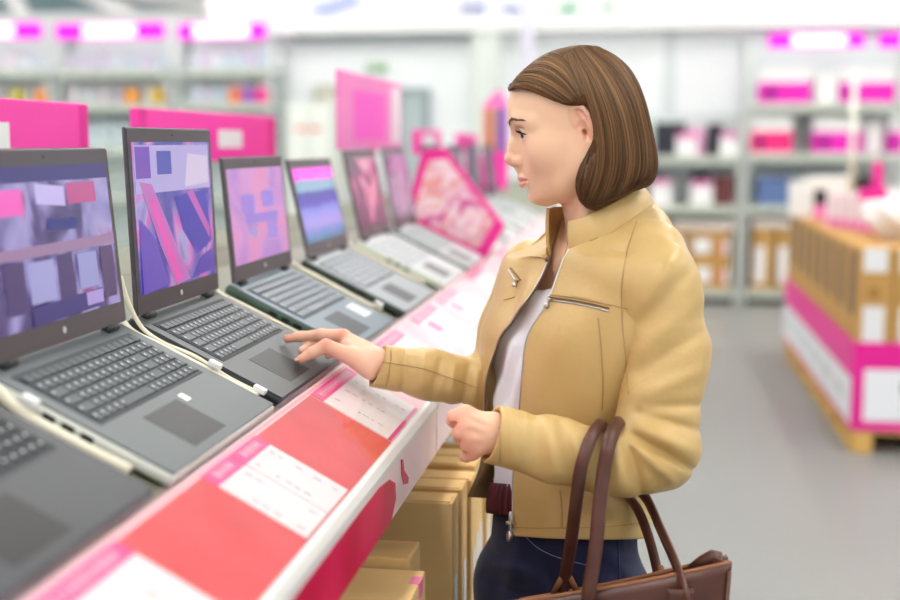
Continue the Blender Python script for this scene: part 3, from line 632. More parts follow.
small_sign('small pink price sign above dark laptop lids, left of the woman face', 456, 476, 134, 152, -.86, False)
# the divider board with its picture
dv = [(423, 150), (446, 148), (505, 226), (493, 251), (411, 212)]
YD = 4.12
P3 = [atY(x, y, YD) for x, y in dv]; base = deck(.13, YD, -.027)
poly = [(p.x - base.x, p.z - base.z) for p in P3]
for i, s in ((3, .005), (4, .31)):
    q = deck(s, YD, -.0265); poly[i] = (q.x - base.x, q.z - base.z)
o = thing('divider_board', 'magenta edged divider board with pink white picture between laptop groups', 'divider', base)
cx = sum(p[0] for p in poly) / 5; cz = sum(p[1] for p in poly) / 5
MB().prism(poly, -.012, .012, 'y').build('board', mat('divider_magenta', (238, 40, 150), .4), o, bevel=.003)
inn = [(cx + (p[0] - cx) * .8, cz + (p[1] - cz) * .8) for p in poly]
MB().prism(inn, -.0135, -.0121, 'y').build('picture', ramp_mat('divider_picture', [(.3, (214, 60, 150)), (.42, (246, 200, 214)), (.5, (250, 236, 238)), (.57, (240, 150, 140)), (.66, (236, 190, 204)), (.78, (226, 70, 160))], 1.5, (4, 1, 4), rough=.3), o)
# pink stand at the end of the counter
YQ = 6.55
qa, qb = atY(488, 160, YQ), atY(513, 160, YQ); hw = (qb.x - qa.x) / 2; zt = atY(500, 88, YQ).z - d1.z
o = thing('display_stand', 'pink display stand with orange and blue packs, close to the woman face', 'display stand', ((qa.x + qb.x) / 2 - .03, YQ, d1.z))
MB().prism([(-hw, .0), (hw, .0), (hw, zt * .86), (hw * .3, zt), (-hw * .5, zt * .9), (-hw, zt * .82)], .0, .02, 'y').build('back_card', PINKL, o, bevel=.004)
MB().box(-hw, hw, -.08, 0, 0, zt * .36).build('tray', PINKB, o, bevel=.004)
for k, c in enumerate([(222, 150, 110), (206, 160, 130), (110, 100, 190)]):
    p = box('hanging_pack', -hw + .006 + k * hw * .62, -hw + hw * .55 + k * hw * .62, YQ - .026, YQ - .001, d1.z + zt * .365, d1.z + zt * .80, mat('pack_%d' % k, c, .5), None, .003)
    p.parent = o; p.matrix_parent_inverse = Matrix.Translation(-o.location)
    p.location = (o.location.x, 0, 0)
# ------------------------------------------------------------------ cartons under the counter
LBL = mat('label_white', (228, 230, 232), .6); BLK = mat('blue_label_print', (120, 132, 176), .6)
def ucarton(label, y0, y1, zt, xr, depth, lab=True, top=False, zb=.615, tape=True):
    o = thing('laptop_carton', label, 'box', (xr - depth / 2, (y0 + y1) / 2, zb + .001)); h = zt - zb; hy = (y1 - y0) / 2; hx = depth / 2
    box('carton_body', -hx, hx, -hy, hy, 0, h, KRAFT, o, .002)
    MB().box(-hx + .004, hx - .004, -hy + .004, hy * .1, h, h + .0018).build('top_flap', KRAFT, o)
    MB().box(hx, hx + .001, -hy * .3, hy * .55, .05, h * .62).build('side_label', LBL, o) if lab else None
    if tape: MB().box(-hx * .2, hx * .1, -hy - .0006, -hy, 0, h).build('tape', mat('clear_brown_tape', (204, 170, 116), .25), o)
    if top:
        p = MB().box(-hx + .02, hx - .03, -hy + .01, hy - .01, h + .002, h + .003).build('top_label', LBL, o)
        g = MB()
        for k in range(7): g.box(hx - .05 - k * .032 - .02, hx - .05 - k * .032, -.009, .009, h + .003, h + .0034)
        g.build('blue_print', BLK, p)
    return o
ordl = ['first', 'second', 'third', 'fourth', 'fifth', 'sixth', 'seventh', 'eighth', 'ninth', 'tenth', 'eleventh', 'twelfth', 'thirteenth', 'fourteenth']
hts = [.972, .974, .969, .975, .971, .974, .97, .973, .97, .972, .969, .973, .97, .972]
for i in range(14):
    y = 1.965 + .0775 * i
    lab = ('first upright brown carton in the row under the counter, whole face in view' if i == 0 else
           'sixth upright carton in the row under the counter, with blue printed white label on top' if i == 5 else
           '%s upright brown carton counted from the front in the row under the counter' % ordl[i])
    ucarton(lab, y, y + .064, hts[i], -.300 + (0, .004, .010, .006, .002, .008, 0, .004, 0, 0, .003, 0, 0, 0)[i], .36, top=(i == 5))
o = ucarton('flat brown carton lying at the bottom under the fascia', 1.28, 1.735, .938, -.305, .42, lab=False, tape=False)
MB().box(-.212, .212, -.01, .012, .3232, .3238).build('tape', _M['clear_brown_tape'], o)
MB().box(.196, .2115, .17, .2, .30, .3236).build('pink_tag', mat('pink_tape', (226, 120, 160), .5), o)
ucarton('narrow brown carton squeezed between the lying and the upright cartons', 1.745, 1.83, .95, -.33, .36, lab=False)
ucarton('brown carton lying nearest the camera under the counter', .75, 1.26, .93, -.305, .42, lab=False, tape=False)
# ------------------------------------------------------------------ pallet display on the right
YP = 6.41
px0 = 1.06; px1 = 2.06; PYB = 9.5
zp, zs, zc = .119, .568, 1.04
for k, (ya, yb) in enumerate(((YP, 7.93), (7.95, PYB))):
    o = thing('wooden_pallet', ['light wooden pallet at the near end under the magenta skirt', 'light wooden pallet at the far end under the magenta skirt'][k], 'pallet', ((px0 + px1) / 2, (ya + yb) / 2, 0))
    hx = (px1 - px0) / 2; hy = (yb - ya) / 2
    for i in range(7): box('deck_board', -hx, hx, -hy + i * hy / 3.5 + .0, -hy + i * hy / 3.5 + hy / 3.5 - .03, .098, zp, WOOD, o, .003)
    for sx in (-hx, -.05, hx - .1):
        box('runner', sx, sx + .1, -hy, hy, 0, .02, WOOD, o, .003)
        box('stringer', sx, sx + .1, -hy, hy, .08, .098, WOOD, o, .003)
        for sy in (-hy, -.07, hy - .14): box('block', sx, sx + .1, sy, sy + .14, .02, .08, WOOD, o, .003)
o = thing('printed_skirt', 'magenta and white printed skirt wrapped around the pallet display', 'display skirt', ((px0 + px1) / 2, (YP + PYB) / 2, zp)); hx = (px1 - px0) / 2 + .004; hy = (PYB - YP) / 2 + .004; hz = zs - zp
MB().box(-hx - .006, -hx, -hy, hy, 0, hz).build('side_panel', MAG, o); MB().box(hx, hx + .006, -hy, hy, 0, hz).build('side_panel', MAG, o)
f = MB().box(-hx - .006, hx + .006, -hy - .006, -hy, 0, hz).build('front_panel', MAG, o); MB().box(-hx, hx, hy, hy + .006, 0, hz).build('rear_panel', MAG, o)
wp = mat('skirt_white', (238, 240, 246), .4)
MB().box(-hx - .0075, -hx - .006, -hy + .02, hy - .02, .022, hz * .58).build('white_band', wp, o)
g = MB()
r = random.Random(4)
for k in range(6):
    y = -hy + .25 + k * .48
    for j in range(6):
        g = MB(); g.box(-hx - .0085, -hx - .0075, y + j * .05, y + j * .05 + .03, hz * (.22 + r.random() * .05), hz * (.38 + r.random() * .06)); g.build('grey_letter', mat('skirt_lettering', (196, 206, 208), .5), o)
MB().box(-hx + .05, -hx + .75, -hy - .0075, -hy - .006, .05, hz * .70).build('white_panel', wp, o)
e = MB().lathe([(0, 0), (.07, 0), (.07, .001), (0, .001)], n=20).build('round_print', mat('print_dark', (90, 96, 96), .5), o)
e.rotation_euler = (PI / 2, 0, 0); e.location = (-hx + .3, -hy - .0076, hz * .5)
SLOT = mat('slot_brown', (110, 94, 80), .8)
cw = .30
def tray_carton(label, x0, x1, y0, y1, side, front):
    o = thing('display_carton', label, 'box', ((x0 + x1) / 2, (y0 + y1) / 2, zs - .25)); hx = (x1 - x0) / 2; hy = (y1 - y0) / 2; h = zc - zs + .25
    box('carton_body', -hx, hx, -hy, hy, 0, h, KRAFTB, o, .004)
    if side:
        box('dark_slot', -hx - .002, -hx + .001, -hy * .5, hy * .45, .37, h - .03, SLOT, o)
    if front:
        MB().box(-hx * .75, hx * .6, -hy - .002, -hy, h - .12, h - .001).build('white_flap', LBL, o)
        MB().box(-hx * .7, hx * .55, -hy - .002, -hy, .24, .24 + .19).build('white_label', LBL, o)
        MB().box(-hx * .4, hx * .2, -hy - .002, -hy, .47, .52).build('print', mat('carton_print', (160, 118, 60), .8), o)
    return o
ny = 8; sy = (PYB - YP) / ny
ordn = ['first', 'second', 'third', 'fourth', 'fifth', 'sixth', 'seventh', 'eighth']
for k in range(ny):
    tray_carton('brown display carton with dark slots, %s from the near corner of the pallet' % ordn[k], px0 + .004, px0 + .17, YP + .004 + k * sy, YP + (k + 1) * sy - .004, True, k == 0)
for k in range(4):
    a = px0 + .175 + k * .2
    tray_carton('brown display carton with white label in the front pallet row, %s right of the corner' % ordn[k], a, a + .196, YP + .004, YP + 1.5, False, True)
for k in range(4):
    a = px0 + .175 + k * .2
    tray_carton('plain brown display carton in the rear pallet row, %s from the aisle side' % ordn[k], a, a + .196, YP + 1.51, PYB - .004, False, False)
# goods on top of the pallet display
def topbox(name, label, cat, a, b, yt, yb_, Y, m, depth=.2, extra=None):
    p, q = atY(a, yb_, Y), atY(b, yt, Y); hw = (q.x - p.x) / 2
    o = thing(name, label, cat, ((p.x + q.x) / 2, Y + depth / 2, zc)); h = max(.05, q.z - zc)
    box('carton_body', -hw, hw, -depth / 2, depth / 2, 0, h, m, o, .004)
    if extra: box('pink_strip', -hw - .001, hw + .001, -depth / 2 - .002, 0, .0 + h * .02, h * extra, PINKL, o)
    return o
topbox('white_carton', 'tall white carton at the far left end on the pallet display', 'box', 791, 812, 182, 214, 9.0, WHITE)
o = topbox('dark_jar', 'dark jar with pink lower label next to the tall white carton', 'jar', 815, 827, 190, 212, 8.7, BLACK, .1, .5)
for k in range(5):
    topbox('white_pack', 'white pack with pink foot, %s from the left in the row on the pallet' % ordn[k], 'box', 829 + k * 9, 836 + k * 9, 192, 218, 8.0 - k * .12, mat('pinkish_white_pack', (240, 224, 230), .5), .15, .25)
topbox('long_white_carton', 'long white carton standing behind the row of white packs', 'box', 808, 852, 177, 192, 9.2, WHITE, .2)
q = atY(876, 215, 7.4)
o = thing('pink_cross_sign', 'magenta cross shaped sign standing on the pallet goods', 'sign', (q.x, 7.4, zc))
z1_, z2_, zz = atY(876, 162, 7.4).z - zc, atY(876, 188, 7.4).z - zc, atY(876, 200, 7.4).z - zc
MB().box(-.028, .028, -.012, .012, 0, z1_).box(-.10, -.028, -.012, .012, zz, z2_).box(.028, .10, -.012, .012, zz, z2_).build('sign_board', MAG, o, bevel=.003)
q = atY(893, 232, 7.0)
o = thing('white_bag', 'crumpled white plastic bag lying on the pallet goods at the right edge', 'bag', (q.x, 7.0, zc))
def bagf(u, v):
    t = 2 * PI * u; r = math.sin(PI * min(.999, max(.001, v)) * .62 + .35) * (1 + .12 * math.sin(5 * t + 7 * v) + .07 * math.sin(11 * t - 5 * v))
    if v > .97: r *= .3
    return (.15 * r * math.cos(t), .16 * r * math.sin(t), .22 * v)
MB().grid(bagf, 40, 14, wrap=True).build('bag_body', mat('bag_white', (240, 238, 240), .45), o, smooth=True)
MB().lathe([(0, 0), (.05, 0), (.03, .03), (.045, .07), (0, .075)], (0, 0, .2), 14).build('knot', _M['bag_white'], o, smooth=True)
q = atY(851, 180, 8.6)
o = thing('sign_pole', 'thin whitish pole rising from the pallet display before the shelves', 'pole', (q.x, 8.6, zc))
MB().tube([(0, 0, 0), (0, 0, atY(851, 70, 8.6).z - zc)], .02, 10).build('tube', mat('pole_pale', (232, 232, 220), .4), o, smooth=True)
MB().lathe([(0, 0), (.06, 0), (.06, .01), (0, .012)], n=16).build('foot', METAL, o)
# ================================================================== the woman
from mathutils.bvhtree import BVHTree
cp_, sp_ = math.cos(PITCH), math.sin(PITCH)
def P(px, py, w):           # point of the photo at a given distance ahead of the lens, in the heading frame (right, ahead, up)
    cx = (px - 450) / FPX; cy = (300 - py) / FPX
    dw = cp_ + cy * sp_; k = w / dw
    return np.array([cx * k, w, CH + (-sp_ + cy * cp_) * k])
def pix(u, w, z):
    zz = z - CH; d = w * cp_ - zz * sp_; v = w * sp_ + zz * cp_
    return 450 + FPX * u / d, 300 - FPX * v / d
L0 = np.array([.20, 1.94, 0.0])
BASE = Matrix.Rotation(YAW, 4, 'Z') @ Vector(L0)
# ---- implicit surfaces on a box grid whose spacing may vary
class Field:
    def __init__(s, xs, ys, zs):
        s.xs, s.ys, s.zs = [np.asarray(a, np.float32) for a in (xs, ys, zs)]
        s.f = np.full((len(xs), len(ys), len(zs)), .06, np.float32)
    def sl(s, lo, hi, m):
        r = []
        for a, l, h in zip((s.xs, s.ys, s.zs), lo, hi):
            i = np.searchsorted(a, l - m); j = np.searchsorted(a, h + m); r.append(slice(max(0, i - 1), min(len(a), j + 1)))
        return tuple(r)
    def co(s, q): return s.xs[q[0]][:, None, None], s.ys[q[1]][None, :, None], s.zs[q[2]][None, None, :]
    def put(s, fn, lo, hi, k, op='u'):
        q = s.sl(np.asarray(lo), np.asarray(hi), k + .012)
        if any(a.stop <= a.start for a in q): return
        X_, Y_, Z_ = s.co(q); d = fn(X_, Y_, Z_).astype(np.float32); f = s.f[q]
        if op == 's': f = -f
        if op == 's' and k > 0:
            h = np.maximum(k - np.abs(f - d), 0) / k; s.f[q] = -(np.minimum(f, d) - h * h * k * .25); return
        if k > 0:
            h = np.maximum(k - np.abs(f - d), 0) / k; s.f[q] = np.minimum(f, d) - h * h * k * .25
        else: s.f[q] = np.minimum(f, d) if op == 'u' else -np.minimum(f, d)
    def cone(s, a, b, ra, rb, k=.01, op='u', sq=None):
        """a rounded, tapering limb; sq = (unit axis, factor) flattens it across that axis"""
        a = np.asarray(a, float); b = np.asarray(b, float); ab = b - a; L2 = max(1e-12, float(ab @ ab)); r = max(ra, rb) * (1 if sq is None else max(1, sq[1]))
        def fn(x, y, z):
            px, py, pz = x - a[0], y - a[1], z - a[2]
            t = np.clip((px * ab[0] + py * ab[1] + pz * ab[2]) / L2, 0, 1)
            qx, qy, qz = px - t * ab[0], py - t * ab[1], pz - t * ab[2]
            if sq is not None:
                n = sq[0]; c = qx * n[0] + qy * n[1] + qz * n[2]; g = c * (1 / sq[1] - 1)
                qx, qy, qz = qx + g * n[0], qy + g * n[1], qz + g * n[2]
            return np.sqrt(qx * qx + qy * qy + qz * qz) - (ra + (rb - ra) * t)
        s.put(fn, np.minimum(a, b) - r, np.maximum(a, b) + r, k, op)
    def chain(s, pts, rs, k=.01, op='u', sq=None):
        for i in range(len(pts) - 1): s.cone(pts[i], pts[i + 1], rs[i], rs[i + 1], k, op, sq)
    def ell(s, c, r, k=.01, op='u', R=None):
        """ellipsoid, R rows = its axes"""
        c = np.asarray(c, float); r = np.asarray(r, float); m = r.max()
        def fn(x, y, z):
            p = [x - c[0], y - c[1], z - c[2]]
            if R is not None: p = [p[0] * R[i][0] + p[1] * R[i][1] + p[2] * R[i][2] for i in range(3)]
            k0 = np.sqrt((p[0] / r[0]) ** 2 + (p[1] / r[1]) ** 2 + (p[2] / r[2]) ** 2)
            k1 = np.sqrt((p[0] / r[0] ** 2) ** 2 + (p[1] / r[1] ** 2) ** 2 + (p[2] / r[2] ** 2) ** 2) + 1e-9
            return k0 * (k0 - 1) / k1
        s.put(fn, c - m, c + m, k, op)
    def mesh(s):
        f = s.f; nx, ny, nz = f.shape; ins = f < 0
        c = ins[:-1, :-1, :-1].astype(np.int8)
        cnt = np.zeros((nx - 1, ny - 1, nz - 1), np.int8)
        for i in (0, 1):
            for j in (0, 1):
                for k in (0, 1): cnt += ins[i:nx - 1 + i, j:ny - 1 + j, k:nz - 1 + k]
        I, J, K = np.nonzero((cnt > 0) & (cnt < 8)); n = len(I)
        idx = np.full(cnt.shape, -1, np.int32); idx[I, J, K] = np.arange(n); del cnt
        acc = np.zeros((n, 3)); num = np.zeros(n)
        E = []
        for a in range(3):
            o1, o2 = [b for b in range(3) if b != a]
            for p in (0, 1):
                for q in (0, 1):
                    d0 = [0, 0, 0]; d0[o1] = p; d0[o2] = q; d1 = list(d0); d1[a] = 1; E.append((a, d0, d1))
        ax = (s.xs, s.ys, s.zs)
        for a, d0, d1 in E:
            f0 = f[I + d0[0], J + d0[1], K + d0[2]]; f1 = f[I + d1[0], J + d1[1], K + d1[2]]
            m = (f0 < 0) != (f1 < 0); t = np.where(m, f0 / np.where(m, f0 - f1, 1), 0)
            ids = (I, J, K)
            for b in range(3):
                v0 = ax[b][ids[b] + d0[b]]; v1 = ax[b][ids[b] + d1[b]]
                acc[m, b] += (v0 + t * (v1 - v0))[m]
            num[m] += 1
        V = acc / np.maximum(num, 1)[:, None]
        F = []
        for a in range(3):
            sl0 = [slice(None)] * 3; sl1 = [slice(None)] * 3; sl0[a] = slice(0, -1); sl1[a] = slice(1, None)
            d = ins[tuple(sl0)] != ins[tuple(sl1)]
            i, j, k = np.nonzero(d); sg = ins[tuple(sl0)][i, j, k]
            o1, o2 = (a + 1) % 3, (a + 2) % 3
            ii = np.stack([i, j, k]); ok = (ii[o1] > 0) & (ii[o2] > 0) & (ii[o1] < f.shape[o1] - 1) & (ii[o2] < f.shape[o2] - 1)
            ii = ii[:, ok]; sg = sg[ok]
            def cell(da, db):
                q = ii.copy(); q[o1] -= da; q[o2] -= db; return idx[q[0], q[1], q[2]]
            Q = np.stack([cell(1, 1), cell(0, 1), cell(0, 0), cell(1, 0)], 1)
            Q[~sg] = Q[~sg][:, ::-1]
            F.append(Q)
        return V, np.concatenate(F)
def axis_pts(segs):
    out = []
    for a, b, h in segs: out.append(np.arange(a, b - h * .5, h))
    out.append([segs[-1][1]]); return np.concatenate(out)
def obj_np(name, V, F, mats, parent, smooth=True, col=None):
    me = bpy.data.meshes.new(name); n = F.shape[1]
    me.vertices.add(len(V)); me.vertices.foreach_set('co', (V - L0).astype(np.float32).ravel())
    me.loops.add(F.size); me.loops.foreach_set('vertex_index', F.astype(np.int32).ravel())
    me.polygons.add(len(F)); me.polygons.foreach_set('loop_start', np.arange(0, F.size, n, dtype=np.int32))
    me.polygons.foreach_set('loop_total', np.full(len(F), n, np.int32))
    me.update(calc_edges=True); me.validate()
    if smooth: me.polygons.foreach_set('use_smooth', np.ones(len(me.polygons), bool))
    for m in (mats if isinstance(mats, (list, tuple)) else [mats]): me.materials.append(m)
    if col is not None:
        at = me.color_attributes.new('Col', 'FLOAT_COLOR', 'POINT'); at.data.foreach_set('color', np.concatenate([col, np.ones((len(V), 1))], 1).astype(np.float32).ravel())
    o = bpy.data.objects.new(name, me); COL.objects.link(o)
    if parent is not None: o.parent = parent
    return o
def relax(V, F, it, lam=.5):
    """a little smoothing of the grid steps"""
    E = np.concatenate([F[:, [0, 1]], F[:, [1, 2]], F[:, [2, 3]], F[:, [3, 0]]])
    for k in range(it):
        acc = np.zeros_like(V); c = np.zeros(len(V))
        for a, b in ((0, 1), (1, 0)):
            for d in range(3): acc[:, d] += np.bincount(E[:, a], V[E[:, b], d], len(V))
            c += np.bincount(E[:, a], None, len(V))
        m = acc / np.maximum(c, 1)[:, None]
        V = V + (m - V) * (lam if k % 2 == 0 else -lam * 1.02)
    return V
def attr_mat(name, rough, mixw=1.0, **kw):
    m = mat(name, (200, 150, 130), rough, **kw); nt = m.node_tree; b = nt.nodes['Principled BSDF']
    v = nt.nodes.new('ShaderNodeVertexColor'); v.layer_name = 'Col'; nt.links.new(v.outputs[0], b.inputs['Base Color']); return m
def crom(pts, n):
    pts = np.asarray(pts, float); m = len(pts); t = np.linspace(0, m - 1, n); out = []
    for x in t:
        i = min(int(x), m - 2); q = x - i
        a, b, c, d = pts[max(i - 1, 0)], pts[i], pts[i + 1], pts[min(i + 2, m - 1)]
        out.append(.5 * ((2 * b) + (c - a) * q + (2 * a - 5 * b + 4 * c - d) * q * q + (3 * b - a - 3 * c + d) * q ** 3))
    return np.array(out)
LINC = lambda c: np.array(lin(c)[:3])
# ---- pose
TH = math.radians(33); FR = np.array([-math.cos(TH), -math.sin(TH)]); LT = np.array([math.sin(TH), -math.cos(TH)])
RW = [(208, 604, .085, .055), (222, 602, .135, .062), (238, 600, .172, .078), (262, 596, .186, .095), (300, 589, .188, .112), (338, 579, .184, .126), (380, 573, .162, .119), (430, 568, .140, .112), (480, 565, .143, .112), (536, 563, .153, .118), (600, 563, .160, .124)]
WT = 1.935
Zr = np.array([P(r[1], r[0], WT)[2] for r in RW]); Ur = np.array([P(r[1], r[0], WT)[0] for r in RW]); Ar = np.array([r[2] for r in RW]); Br = np.array([r[3] for r in RW])
o_ = np.argsort(Zr); 
def ring(z): return np.interp(z, Zr[o_], Ur[o_]), np.interp(z, Zr[o_], Ar[o_]), np.interp(z, Zr[o_], Br[o_])
def ring_pt(z, phi, d=0.0, n=2.25):
    c, a, b = ring(z); a = a + d; b = b + d
    cs, sn = math.cos(phi), math.sin(phi); r = (abs(cs) ** n + abs(sn) ** n) ** (-1 / n)
    q = FR * (b * cs * r) + LT * (a * sn * r)
    return np.array([c + q[0], WT + q[1], z])
# ---- head frame
AL = math.radians(11); BE = math.radians(0)
h0 = P(575, 125, 1.92)
HF = np.array([-math.cos(AL) * math.cos(BE), -math.cos(AL) * math.sin(BE), -math.sin(AL)])
HU = np.array([-math.sin(AL) * math.cos(BE), -math.sin(AL) * math.sin(BE), math.cos(AL)])
HS = np.cross(HU, HF)
def hp(f, s, h): return h0 + HF * f + HS * s + HU * h
HR = np.stack([HF, HS, HU])
SKIN = LINC((241, 198, 165)); LIPC = LINC((220, 142, 136)); PINKC = LINC((234, 164, 146))
def build_body():
    h = .0016
    xs = axis_pts([(-.31, -.275, .007), (-.275, .225, h), (.225, .45, .009)])
    ys = axis_pts([(1.60, 1.68, .01), (1.68, 2.13, .002), (2.13, 2.22, .01)])
    zs = axis_pts([(-.02, 1.105, .011), (1.105, 1.30, h), (1.30, 1.395, .006), (1.395, 1.705, h), (1.705, 1.73, .01)])
    B = Field(xs, ys, zs)
    # trunk, kept inside the clothes
    def trunk(x, y, z):
        c, a, b = ring(z); sh = .03 + .018 * np.clip((z - 1.40) / .03, 0, 1); a = a - sh; b = b - np.minimum(sh, .036)
        dx, dy = x - c, y - WT; fr = dx * FR[0] + dy * FR[1]; lt = dx * LT[0] + dy * LT[1]
        q = np.sqrt((fr / b) ** 2 + (lt / a) ** 2)
        return np.maximum((q - 1) * np.minimum(a, b) * .8, np.maximum(z - (Zr[0] - .01), (Zr[-1] - .12) - z))
    B.put(trunk, (-.05, 1.70, Zr[-1] - .13), (.45, 2.16, Zr[0]), .03)
    def pt(p): return np.array(p)
    # legs and feet (under the trousers, below the picture)
    hipz = Zr[-1]
    for sgn in (1, -1):
        hc = np.array([Ur[-1], WT]) + LT * (.085 * sgn)
        kn = hc + FR * .03 * (1 if sgn > 0 else .2); an = hc + FR * -.02
        B.chain([(hc[0], hc[1], hipz), (kn[0], kn[1], .47), (an[0], an[1], .10)], [.082, .052, .036], .03)
        to = an + FR * .14
        B.chain([(an[0], an[1], .06), (to[0], to[1], .035)], [.035, .028], .03)
    # neck
    B.chain([P(592, 165, 1.925), P(597, 205, 1.93), P(604, 262, 1.945)], [.052, .048, .054], .02, sq=(np.array([0, 1, 0.]), .95))
    # a muscle line down the neck, the collar bone
    B.chain([hp(-.005, .055, -.05), P(588, 222, 1.892), P(578, 250, 1.885)], [.012, .010, .009], .02)
    # arms
    B.chain([P(655, 265, 1.815), P(667, 350, 1.79), P(655, 449, 1.750), P(628, 460, 1.737), P(560, 450, 1.722), P(494, 433, 1.716)], [.030, .038, .038, .034, .030, .026], .02)
    B.chain([P(530, 272, 2.06), P(492, 388, 2.02), P(430, 374, 2.005), P(374, 363, 1.998)], [.036, .032, .027, .0245], .02)
    # ---- right hand on the touchpad
    k = .008; wr = P(372, 363, 2.0)
    up = np.array([-.25, -.55, .8]); up /= np.linalg.norm(up)
    mcp = [P(343, 336, 2.035), P(345, 338, 2.055), P(349, 341, 2.07), P(355, 345, 2.08)]
    for m, r in zip(mcp, (.0115, .0115, .011, .010)): B.cone(wr + (m - wr) * .05, m, .020, r, .014, sq=(up, .82))
    B.cone(P(362, 352, 2.02), P(352, 346, 2.03), .017, .013, .012)
    B.chain([mcp[0], P(321, 334.5, 2.04), P(301, 336.5, 2.048), P(287.5, 338.8, 2.05)], [.0112, .0093, .0082, .0068], k * .7)
    B.chain([mcp[1], P(322, 340, 2.055), P(309, 346, 2.045), P(302, 350.5, 2.028)], [.0108, .0088, .0078, .0066], k * .4)
    B.chain([mcp[2], P(330, 346, 2.07), P(319, 351, 2.055), P(313, 354, 2.036)], [.0105, .0085, .0075, .0063], k * .4)
    B.chain([mcp[3], P(341, 350, 2.085), P(333, 353, 2.075), P(328, 356, 2.062)], [.0095, .0075, .0068, .0058], k * .4)
    B.chain([P(371, 368, 1.99), P(349, 355.5, 1.986), P(326, 346, 1.978), P(312, 352.5, 1.974), P(300.5, 359.5, 1.968)], [.0195, .0138, .0112, .0094, .0072], k * .5)
    B.cone(P(360, 358, 2.0), P(346, 347, 2.01), .016, .010, .012)
    # knuckle creases of the bent thumb and the web fold
    B.chain([P(327, 339, 1.965), P(322.5, 343.5, 1.962)], [.0015, .0012], .003, 's')
    B.chain([P(330.5, 340, 1.965), P(327.5, 345, 1.960)], [.0013, .001], .003, 's')
    B.ell(P(344.5, 342.5, 1.995), (.006, .008, .004), .006, 's')
    # ---- left hand, a loose fist
    wl = P(494, 433, 1.716)
    m4 = [P(466, 414, 1.712), P(467, 425, 1.704), P(471, 437, 1.702), P(477, 447, 1.706)]
    for m, r in zip(m4, (.0125, .0125, .0125, .0115)): B.cone(wl, m, .021, r, .014, sq=(np.array([.1, 1, 0.]), .85))
    p4 = [P(454, 416.5, 1.716), P(459.5, 432.5, 1.706), P(467.5, 445, 1.708), P(473, 454.5, 1.712)]
    d4 = [P(454, 422, 1.738), P(459.5, 438, 1.73), P(468, 450, 1.730), P(466.5, 457, 1.722)]
    t4 = [P(464, 426, 1.752), P(467, 438, 1.748), P(468, 448, 1.748), P(463.5, 457.5, 1.738)]
    for a, b, c, d, r in zip(m4, p4, d4, t4, (.0096, .0098, .0096, .0086)):
        B.chain([a, b], [r + .001, r * .98], k); B.chain([b, c, d], [r * .97, r * .86, r * .74], k * .5)
    B.chain([P(487, 427, 1.735), P(470, 420, 1.755), P(458, 417, 1.757), P(451, 421, 1.752)], [.015, .0115, .0095, .0075], k)
    for i in range(3):
        ga = [(p4[i] + p4[i + 1]) / 2 + np.array([-.004, -.004, 0]), (m4[i] * .45 + m4[i + 1] * .45 + p4[i] * .05 + p4[i + 1] * .05) + np.array([0, -.008, 0])]
        B.chain(ga, [.0034, .0014], .003, 's')
    # veins and knuckle relief
    for a, b in ((P(490, 424, 1.698), P(471, 416, 1.700)), (P(489, 431, 1.696), P(470, 426, 1.693)), (P(489, 440, 1.697), P(474, 438, 1.692))):
        B.cone(a, b, .0022, .0022, .006)
    # ---- head
    B.ell(hp(-.004, 0, .030), (.092, .070, .073), .012, R=HR)
    hh = np.array([-.110, -.106, -.098, -.086, -.074, -.068, -.062, -.048, -.02, .006, .016, .035, .05, .07, .085])
    Fh = np.array([.052, .072, .0825, .0830, .0915, .0925, .094, .0925, .089, .0915, .0955, .0965, .0950, .0860, .068])
    Wh = np.array([.017, .025, .036, .047, .0545, .0575, .0605, .0650, .0670, .0668, .066, .066, .065, .060, .050])
    Nh = np.array([2.0, 2.0, 2.1, 2.1, 2.15, 2.2, 2.2, 2.25, 2.3, 2.4, 2.4, 2.3, 2.2, 2.1, 2.0])
    fc = .008
    def face(x, y, z):
        dx, dy, dz = x - h0[0], y - h0[1], z - h0[2]
        s = np.abs(dx * HS[0] + dy * HS[1] + dz * HS[2]); g = dx * HU[0] + dy * HU[1] + dz * HU[2]
        fc = np.interp(g, [-.107, -.098, -.086, -.070], [.044, .034, .020, .008]); bk = np.interp(g, [-.107, -.098, -.086, -.070], [.018, .034, .055, .075])
        f = dx * HF[0] + dy * HF[1] + dz * HF[2] - fc
        Fg = np.interp(g, hh, Fh) - fc; Wg = np.interp(g, hh, Wh); n = np.interp(g, hh, Nh)
        # soften the table between its rows
        for e in (-.006, .006):
            Fg = Fg + np.interp(g + e, hh, Fh) - fc; Wg = Wg + np.interp(g + e, hh, Wh)
        Fg /= 3; Wg /= 3
        q = ((s / Wg) ** n + (np.abs(f) / np.where(f > 0, Fg, bk)) ** n) ** (1 / n)
        return np.maximum((q - 1) * np.minimum(Fg, Wg) * .9, np.maximum(g - .085, -.107 - g))
    B.put(face, h0 - .13, h0 + .13, .014)
    for s in (1, -1):
        B.chain([hp(.062, .012 * s, -.0895), hp(.036, .033 * s, -.0785), hp(.006, .046 * s, -.060), hp(-.004, .055 * s, -.03)], [.0125, .013, .0135, .013], .028)
        B.ell(hp(.053, .043 * s, -.028), (.021, .0175, .024), .028, R=HR)
        B.chain([hp(.086, .010 * s, .0195), hp(.080, .030 * s, .023), hp(.064, .048 * s, .016)], [.0075, .0082, .0075], .014)
    # eye sockets
    for s in (1, -1): B.ell(hp(.1000, .0325 * s, .001), (.0185, .0165, .0125), .012, 's', R=HR)
    # nose
    B.chain([hp(.084, 0, .006), hp(.088, 0, -.018), hp(.090, 0, -.038)], [.0085, .0105, .0125], .010)
    B.chain([hp(.0865, 0, .010), hp(.0965, 0, -.010), hp(.1055, 0, -.0285)], [.0060, .0058, .0070], .010)
